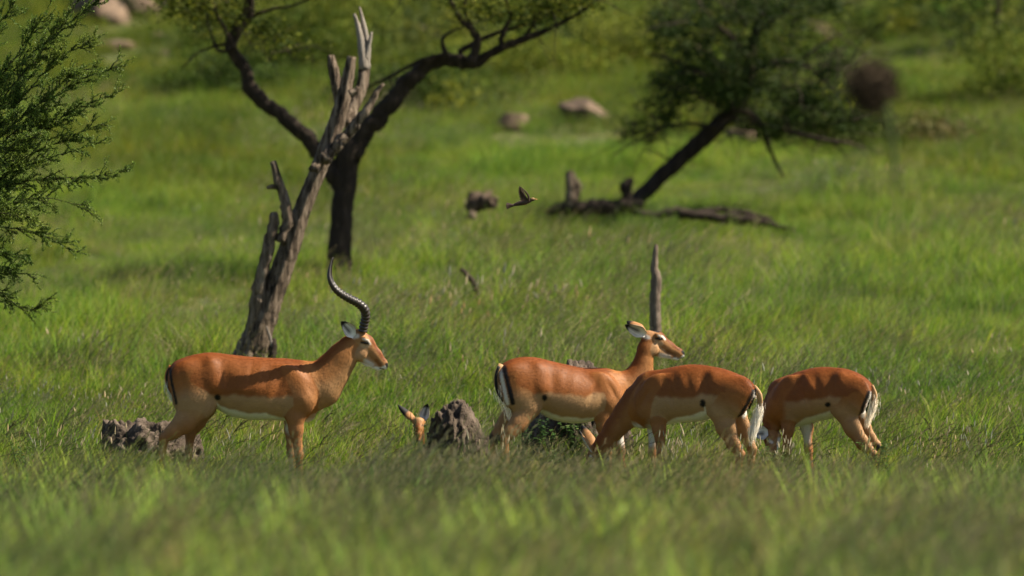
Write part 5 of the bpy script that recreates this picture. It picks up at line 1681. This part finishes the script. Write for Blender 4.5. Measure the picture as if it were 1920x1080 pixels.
B.body(painter([(1430, 755), (1470, 751), (1490, 752), (1515, 748), (1550, 743), (1640, 745)], [(1430, 802), (1488, 800), (1493, 795), (1510, 783), (1540, 773), (1557, 769), (1566, 769), (1650, 790)], (1550, 757.5, 6, 5),
               [(1430, 790), (1448, 735), (1470, 708), (1507, 694), (1546, 687), (1584, 690), (1604, 697), (1623, 710), (1640, 730)], face4,
               pale=[([(1631, 735), (1624, 756), (1616, 780)], 3.0)], stripes=[([(1625, 733), (1616, 755), (1609, 779)], 3.0)], hocks=[(1645, 838, 5)], front=(1478, 1464), neck_top=[(1470, 706), (1448, 734), (1440, 767), (1434, 796)]), ewe4, 0.0058, -1)
eye(B, ewe4, 1440, 824, -.07 - .044, .0115)
eye(B, ewe4, 1440, 824, -.07 + .044, .0115)
ear(B, ewe4, (1441, 812, -.11), (1413, 815, -.16), 29, (-0.1, -1, 0.2))
ear(B, ewe4, (1452, 806, .02), (1436, 796, .10), 25, (-0.2, -1, 0.3))
tail(B, ewe4, [(1632, 722, 4, -.01), (1637, 738, 5.5, -.02), (1634, 760, 6, -.02), (1628, 776, 5, -.02), (1623, 792, 1.5, -.02)], 0, 1100, 404, tube_col=TAN, hair_from=.3, hair_len=.04, flat=0.6, hw=.0010,
     edge=[(1631, 733, 1.6, -.045), (1626, 752, 1.8, -.05), (1621, 770, 1.2, -.05)])

# ---- fawn lying behind the mound, only the head shows
B = Beast(800, 886, 52.0, 0)
fawn = place(B, 'impala', 'young impala lying in the grass left of the rugged mound, only ears and face showing')
B.trunk([(804, 856, 874, .05), (814, 834, 882, .09), (835, 815, 885, .12), (865, 812, 886, .13), (892, 816, 886, .12), (910, 832, 884, .07)])
B.chain3([(825, 862, .10, 17), (803, 866, .15, 14), (788, 840, .10, 9), (786, 800, .0, 8.0)], NECK, .02)
B.chain3([(779.5, 790, -.03, 6.8), (791.5, 790, -.03, 6.8)], HEAD, .02)
B.chain3([(785.5, 792, -.05, 9.6), (785, 804, -.085, 8.0), (784.5, 815, -.11, 6.2), (784.5, 825, -.125, 5.4)], HEAD, .014)
B.chain([(850, 872, -.10, 12, .5), (820, 882, -.13, 7, .7)], FORE, .02)
face5 = dict(ridge=[(785, 796), (784.5, 818)], marks=[([(779, 785), (792, 785)], TAN, 2, 6, .7), ([(779, 798), (780, 812)], RUF * .6, 1, 4, .7), ([(777.5, 796), (778.5, 798)], BLK, .8, 2, .9), ([(792.5, 796), (791.5, 798)], BLK, .8, 2, .9), ([(788, 800), (788, 818)], ORA, 1, 5, .8), ([(783, 827), (786, 827)], BLK, 2, 4, 1)])
B.body(painter([(790, 850), (920, 850)], [(790, 880), (920, 880)], None, [(790, 825), (835, 815), (920, 825)], face5), fawn, 0.0055)
eye(B, fawn, 776.5, 798.5, -.055, .009)
eye(B, fawn, 794, 798.5, -.055, .009)
ear(B, fawn, (780, 789, -.03), (746, 759, -.01), 18, (-0.3, 0.75, -0.55), tip_at=0.42)
ear(B, fawn, (793, 790, -.03), (802, 757, -.03), 20, (-0.2, -1, 0.1))

# ------------------------------------------------------------------ bird
def bird():
    Y = 50.5
    s = Y / F
    r = empty('flying_bird', at(975, 380, Y))
    tag(r, 'small brown bird with orange bill flying right with wings raised', 'bird')
    o = np.array(r.location)

    def W(px, py, v=0.0): return at(px, py, Y) + np.array((0, v, 0))
    P = smooth_path([(*W(962, 385), 2.2 * s), (*W(972, 382), 4.0 * s), (*W(982, 379.5), 5.2 * s), (*W(990, 377), 4.6 * s), (*W(996, 374.8), 3.2 * s), (*W(1000, 374), 3.0 * s), (*W(1003, 374), 1.4 * s)], 22)
    V, Fc = tube(P[:, :3], P[:, 3], 10)
    mk('body', V - o, Fc, M_FEATHER, r)
    P = smooth_path([(*W(996, 373.8), 2.6 * s), (*W(1000, 373.2), 2.5 * s), (*W(1002, 373.6), 1.6 * s)], 6)
    V, Fc = tube(P[:, :3] + np.array((0, -.003, 0)), P[:, 3] * 1.12, 8)
    mk('head', V - o, Fc, M_FEATHER2, r)
    V, Fc = tube(np.array([W(1002, 373.6), W(1005, 373.6), W(1008, 374.2)]), np.array((1.3, 1.0, 0.2)) * s, 6)
    mk('bill', V - o, Fc, M_BILL, r)
    # belly
    P = np.array([W(976, 383.5), W(984, 382), (W(992, 379))])
    V, Fc = tube(P, np.array((1.5, 3.0, 2.0)) * s, 8)
    mk('belly', V - o, Fc, M_FEATHER2, r)
    # tail fan
    mb = MB()
    for k in range(6):
        f = (k - 2.5) / 2.5
        a, b = W(966, 384.5, f * .006), W(948.5 + abs(f) * 1.5, 386 + f * 4.5, f * .02)
        d = b - a; d /= np.linalg.norm(d)
        w = np.array((0.1, 0.35, 1.0)); w -= d * (w @ d); w = w / np.linalg.norm(w) * 0.0075
        up = np.cross(d, w); up = up / np.linalg.norm(up) * .0008
        V = [a - w * .5 - up, a + w * .5 - up, b + w - up, b - w - up, a - w * .5 + up, a + w * .5 + up, b + w + up, b - w + up]
        mb.add(V, [(0, 1, 2, 3), (7, 6, 5, 4), (0, 4, 5, 1), (2, 6, 7, 3), (1, 5, 6, 2), (3, 7, 4, 0)])
    mb.build('tail', M_FEATHER, r, False, origin=o)
    for sd in (-1, 1):
        mb = MB()
        n = 12
        for k in range(n):                                  # flight feathers fan from the arm to the trailing edge
            f = k / (n - 1)
            root = W(990 - 6 * f, 376 - 11 * f, sd * (.012 + .03 * f))
            tip = W(973.5 - 4.5 * math.sin(f * 2.2) + 3.5 * f, 374 - 26 * f ** 0.85, sd * (.02 + .075 * f))
            d = tip - root; ln = np.linalg.norm(d); d /= ln
            w = np.array((0.5, 0.1, 1.0)); w -= d * (w @ d); w = w / np.linalg.norm(w) * 0.0085
            up = np.cross(d, w); up = up / np.linalg.norm(up) * .0007
            m_ = root + d * ln * .6
            V = []
            for sg in (-1, 1):
                V += [root - w * .6 + up * sg, root + w * .6 + up * sg, m_ + w + up * sg, m_ - w + up * sg, tip + up * sg]
            mb.add(V, [(0, 1, 2, 3), (3, 2, 4), (8, 7, 6, 5), (9, 7, 8), (0, 5, 6, 1), (1, 6, 7, 2), (2, 7, 9, 4), (4, 9, 8, 3), (3, 8, 5, 0)])
        P = smooth_path([(*W(991, 377, sd * .01), 2.4 * s), (*W(991, 368, sd * .03), 2.0 * s), (*W(986, 360, sd * .06), 1.5 * s), (*W(977, 351, sd * .085), 0.5 * s)], 10)
        V, Fc = tube(P[:, :3], P[:, 3], 6)
        mb.add(V, Fc)
        mb.build('wing', M_FEATHER, r, False, origin=o)


bird()

# ------------------------------------------------------------------ round seed head close to the camera
def seed_head():
    Y = 24.0
    b = at(1690, 400, Y)
    r = empty('seed_head_stalk', (b[0], Y, float(gz(b[0], Y))))
    tag(r, 'blurred round brown seed head on a thin stalk close to the camera at upper right', 'seed head')
    o = np.array(r.location)
    c = at(1633, 163, Y)
    path = smooth_path([(b[0] + .03, Y, float(gz(b[0], Y)) - .02), at(1700, 900, Y), at(1690, 450, Y), at(1679, 320, Y), at(1668, 230, Y), at(1655, 185, Y), c], 30)
    rad = np.interp(np.linspace(0, 1, 30), [0, .80, .86, .97, 1], [.003, .0035, .0105, .012, .009])
    V, Fc = tube(path, rad, 7, 0.05, 3)
    mk('stalk', V - o, Fc, M_STEM, r)
    g = np.random.default_rng(5)
    V, Fc = lumpy((0, 0, 0), (.070, .070, .060), 77, 3, 0.10, 0.04)
    mb = MB(); mb.add(V + c, Fc)
    for k in range(380):                                    # spiny calyx tubes all round
        d = g.normal(0, 1, 3); d /= np.linalg.norm(d)
        V, Fc = tube(np.array([c + d * .06, c + d * .082, c + d * g.uniform(.088, .13)]), (.005, .004, .001), 4, caps=False)
        mb.add(V, Fc)
    mb.build('flower_ball', M_BALL, r, origin=o)
    path = smooth_path([c, at(1690, 140, Y), at(1730, 105, Y), at(1765, 70, Y)], 10)
    V, Fc = tube(path, np.linspace(.006, .002, 10), 6, 0.05, 3)
    mk('side_stalk', V - o, Fc, M_BALL, r)


seed_head()

# ------------------------------------------------------------------ leafy weeds at the feet of the herd
def weed(px, Y, height, n, label, seed, spread=0.15, cat='weed', cols=None, leaf=(0.05, 0.013)):
    height = height * 1.45 if height < 0.3 else height
    n = int(n * 1.5)
    x = (px - 960) / F * Y
    r = empty('leafy_weed', (x, Y, float(gz(x, Y)) - .01))
    tag(r, label, cat, 'leafy weeds at the feet of the herd')
    g = np.random.default_rng(seed)
    cols = np.array(cols if cols is not None else [(0.07, 0.14, 0.03), (0.09, 0.17, 0.035), (0.055, 0.11, 0.03), (0.14, 0.19, 0.06)])
    ms, ml = MB(), MB()
    for k in range(n):
        az = g.uniform(0, 2 * math.pi)
        b = np.array((g.normal(0, .03), g.normal(0, .03), 0))
        ln = height * g.uniform(.6, 1.15)
        t = b + np.array((math.cos(az) * spread * g.uniform(.2, 1), math.sin(az) * spread * g.uniform(.2, 1), ln))
        P = smooth_path([b, (b + t) / 2 + np.array((0, 0, .03)), t], 10)
        V, Fc = tube(P, np.linspace(.0028, .0012, 10), 4, caps=False)
        ms.add(V, Fc)
        m = int(ln / 0.014)
        for j in range(m):
            f = .25 + .75 * j / m
            i = min(int(f * 9), 8)
            p = P[i] + (P[i + 1] - P[i]) * (f * 9 - i)
            a = g.uniform(0, 2 * math.pi)
            d = np.array((math.cos(a), math.sin(a), g.uniform(-.1, .7))); d /= np.linalg.norm(d)
            L_ = leaf[0] * g.uniform(.6, 1.2) * (1.15 - .5 * f); w = np.cross(d, (0, 0, 1)); w = w / np.linalg.norm(w) * leaf[1] * g.uniform(.7, 1.2)
            dn = np.array((0, 0, -.25 * L_))
            q1, q2, q3 = p + d * L_ * .4, p + d * L_ * .75 + dn * .4, p + d * L_ + dn
            ml.add([p, q1 + w, q1 - w, q2 + w * .7, q2 - w * .7, q3, q1 + np.array((0, 0, -.003))], [(0, 1, 6), (0, 6, 2), (1, 3, 4, 2), (3, 5, 4)], cols[g.integers(len(cols))] * g.uniform(.75, 1.25))
    ms.build('stems', M_STEM, r)
    ml.build('leaves', M_LEAF, r, False)


weed(1425, 49.75, .20, 10, 'leafy weed hiding the head of the far right ewe', 501)
weed(1448, 49.9, .17, 7, 'low leafy weed just right of the one hiding the far right ewe head', 502)
weed(1640, 50.1, .19, 9, 'dark leafy weed by the hind hooves of the far right ewe', 503, cols=[(0.05, 0.10, 0.025), (0.07, 0.13, 0.03), (0.04, 0.08, 0.02)])
weed(1050, 49.9, .15, 9, 'narrow leaved weed in front of the tall mound under the ewe belly', 504, .16, leaf=(.065, .006), cols=[(0.12, 0.17, 0.06), (0.16, 0.21, 0.08), (0.10, 0.15, 0.05)])
weed(1085, 49.7, .14, 8, 'narrow leaved weed by the nose of the left facing ewe', 505, .16, leaf=(.065, .006), cols=[(0.12, 0.17, 0.06), (0.16, 0.21, 0.08), (0.10, 0.15, 0.05)])
weed(1015, 50.0, .14, 7, 'narrow leaved weed right of the hind hooves of the looking ewe', 506, .14, leaf=(.06, .006), cols=[(0.12, 0.17, 0.06), (0.16, 0.21, 0.08), (0.10, 0.15, 0.05)])
weed(1010, 51.35, .40, 14, 'dark green leafy plant against the tall mound below the ewe flank', 507, .20, leaf=(.05, .018))
weed(1065, 51.4, .36, 14, 'dark green leafy plant against the tall mound below the ewe belly', 508, .20, leaf=(.05, .018))
weed(1110, 51.4, .38, 10, 'dark green leafy plant against the tall mound beside the ewe foreleg', 509, .16, leaf=(.05, .016))
weed(495, 49.7, .14, 7, 'small pale leaved weed below the ram belly', 510, .13, leaf=(.055, .012))
weed(768, 51.4, .50, 3, 'thin upright weed with sparse leaves left of the lying fawn', 511, .06, leaf=(.018, .005))
weed(40, 49.6, .22, 7, 'pale leafy weed in the grass near the left edge', 512, .14, leaf=(.06, .010))
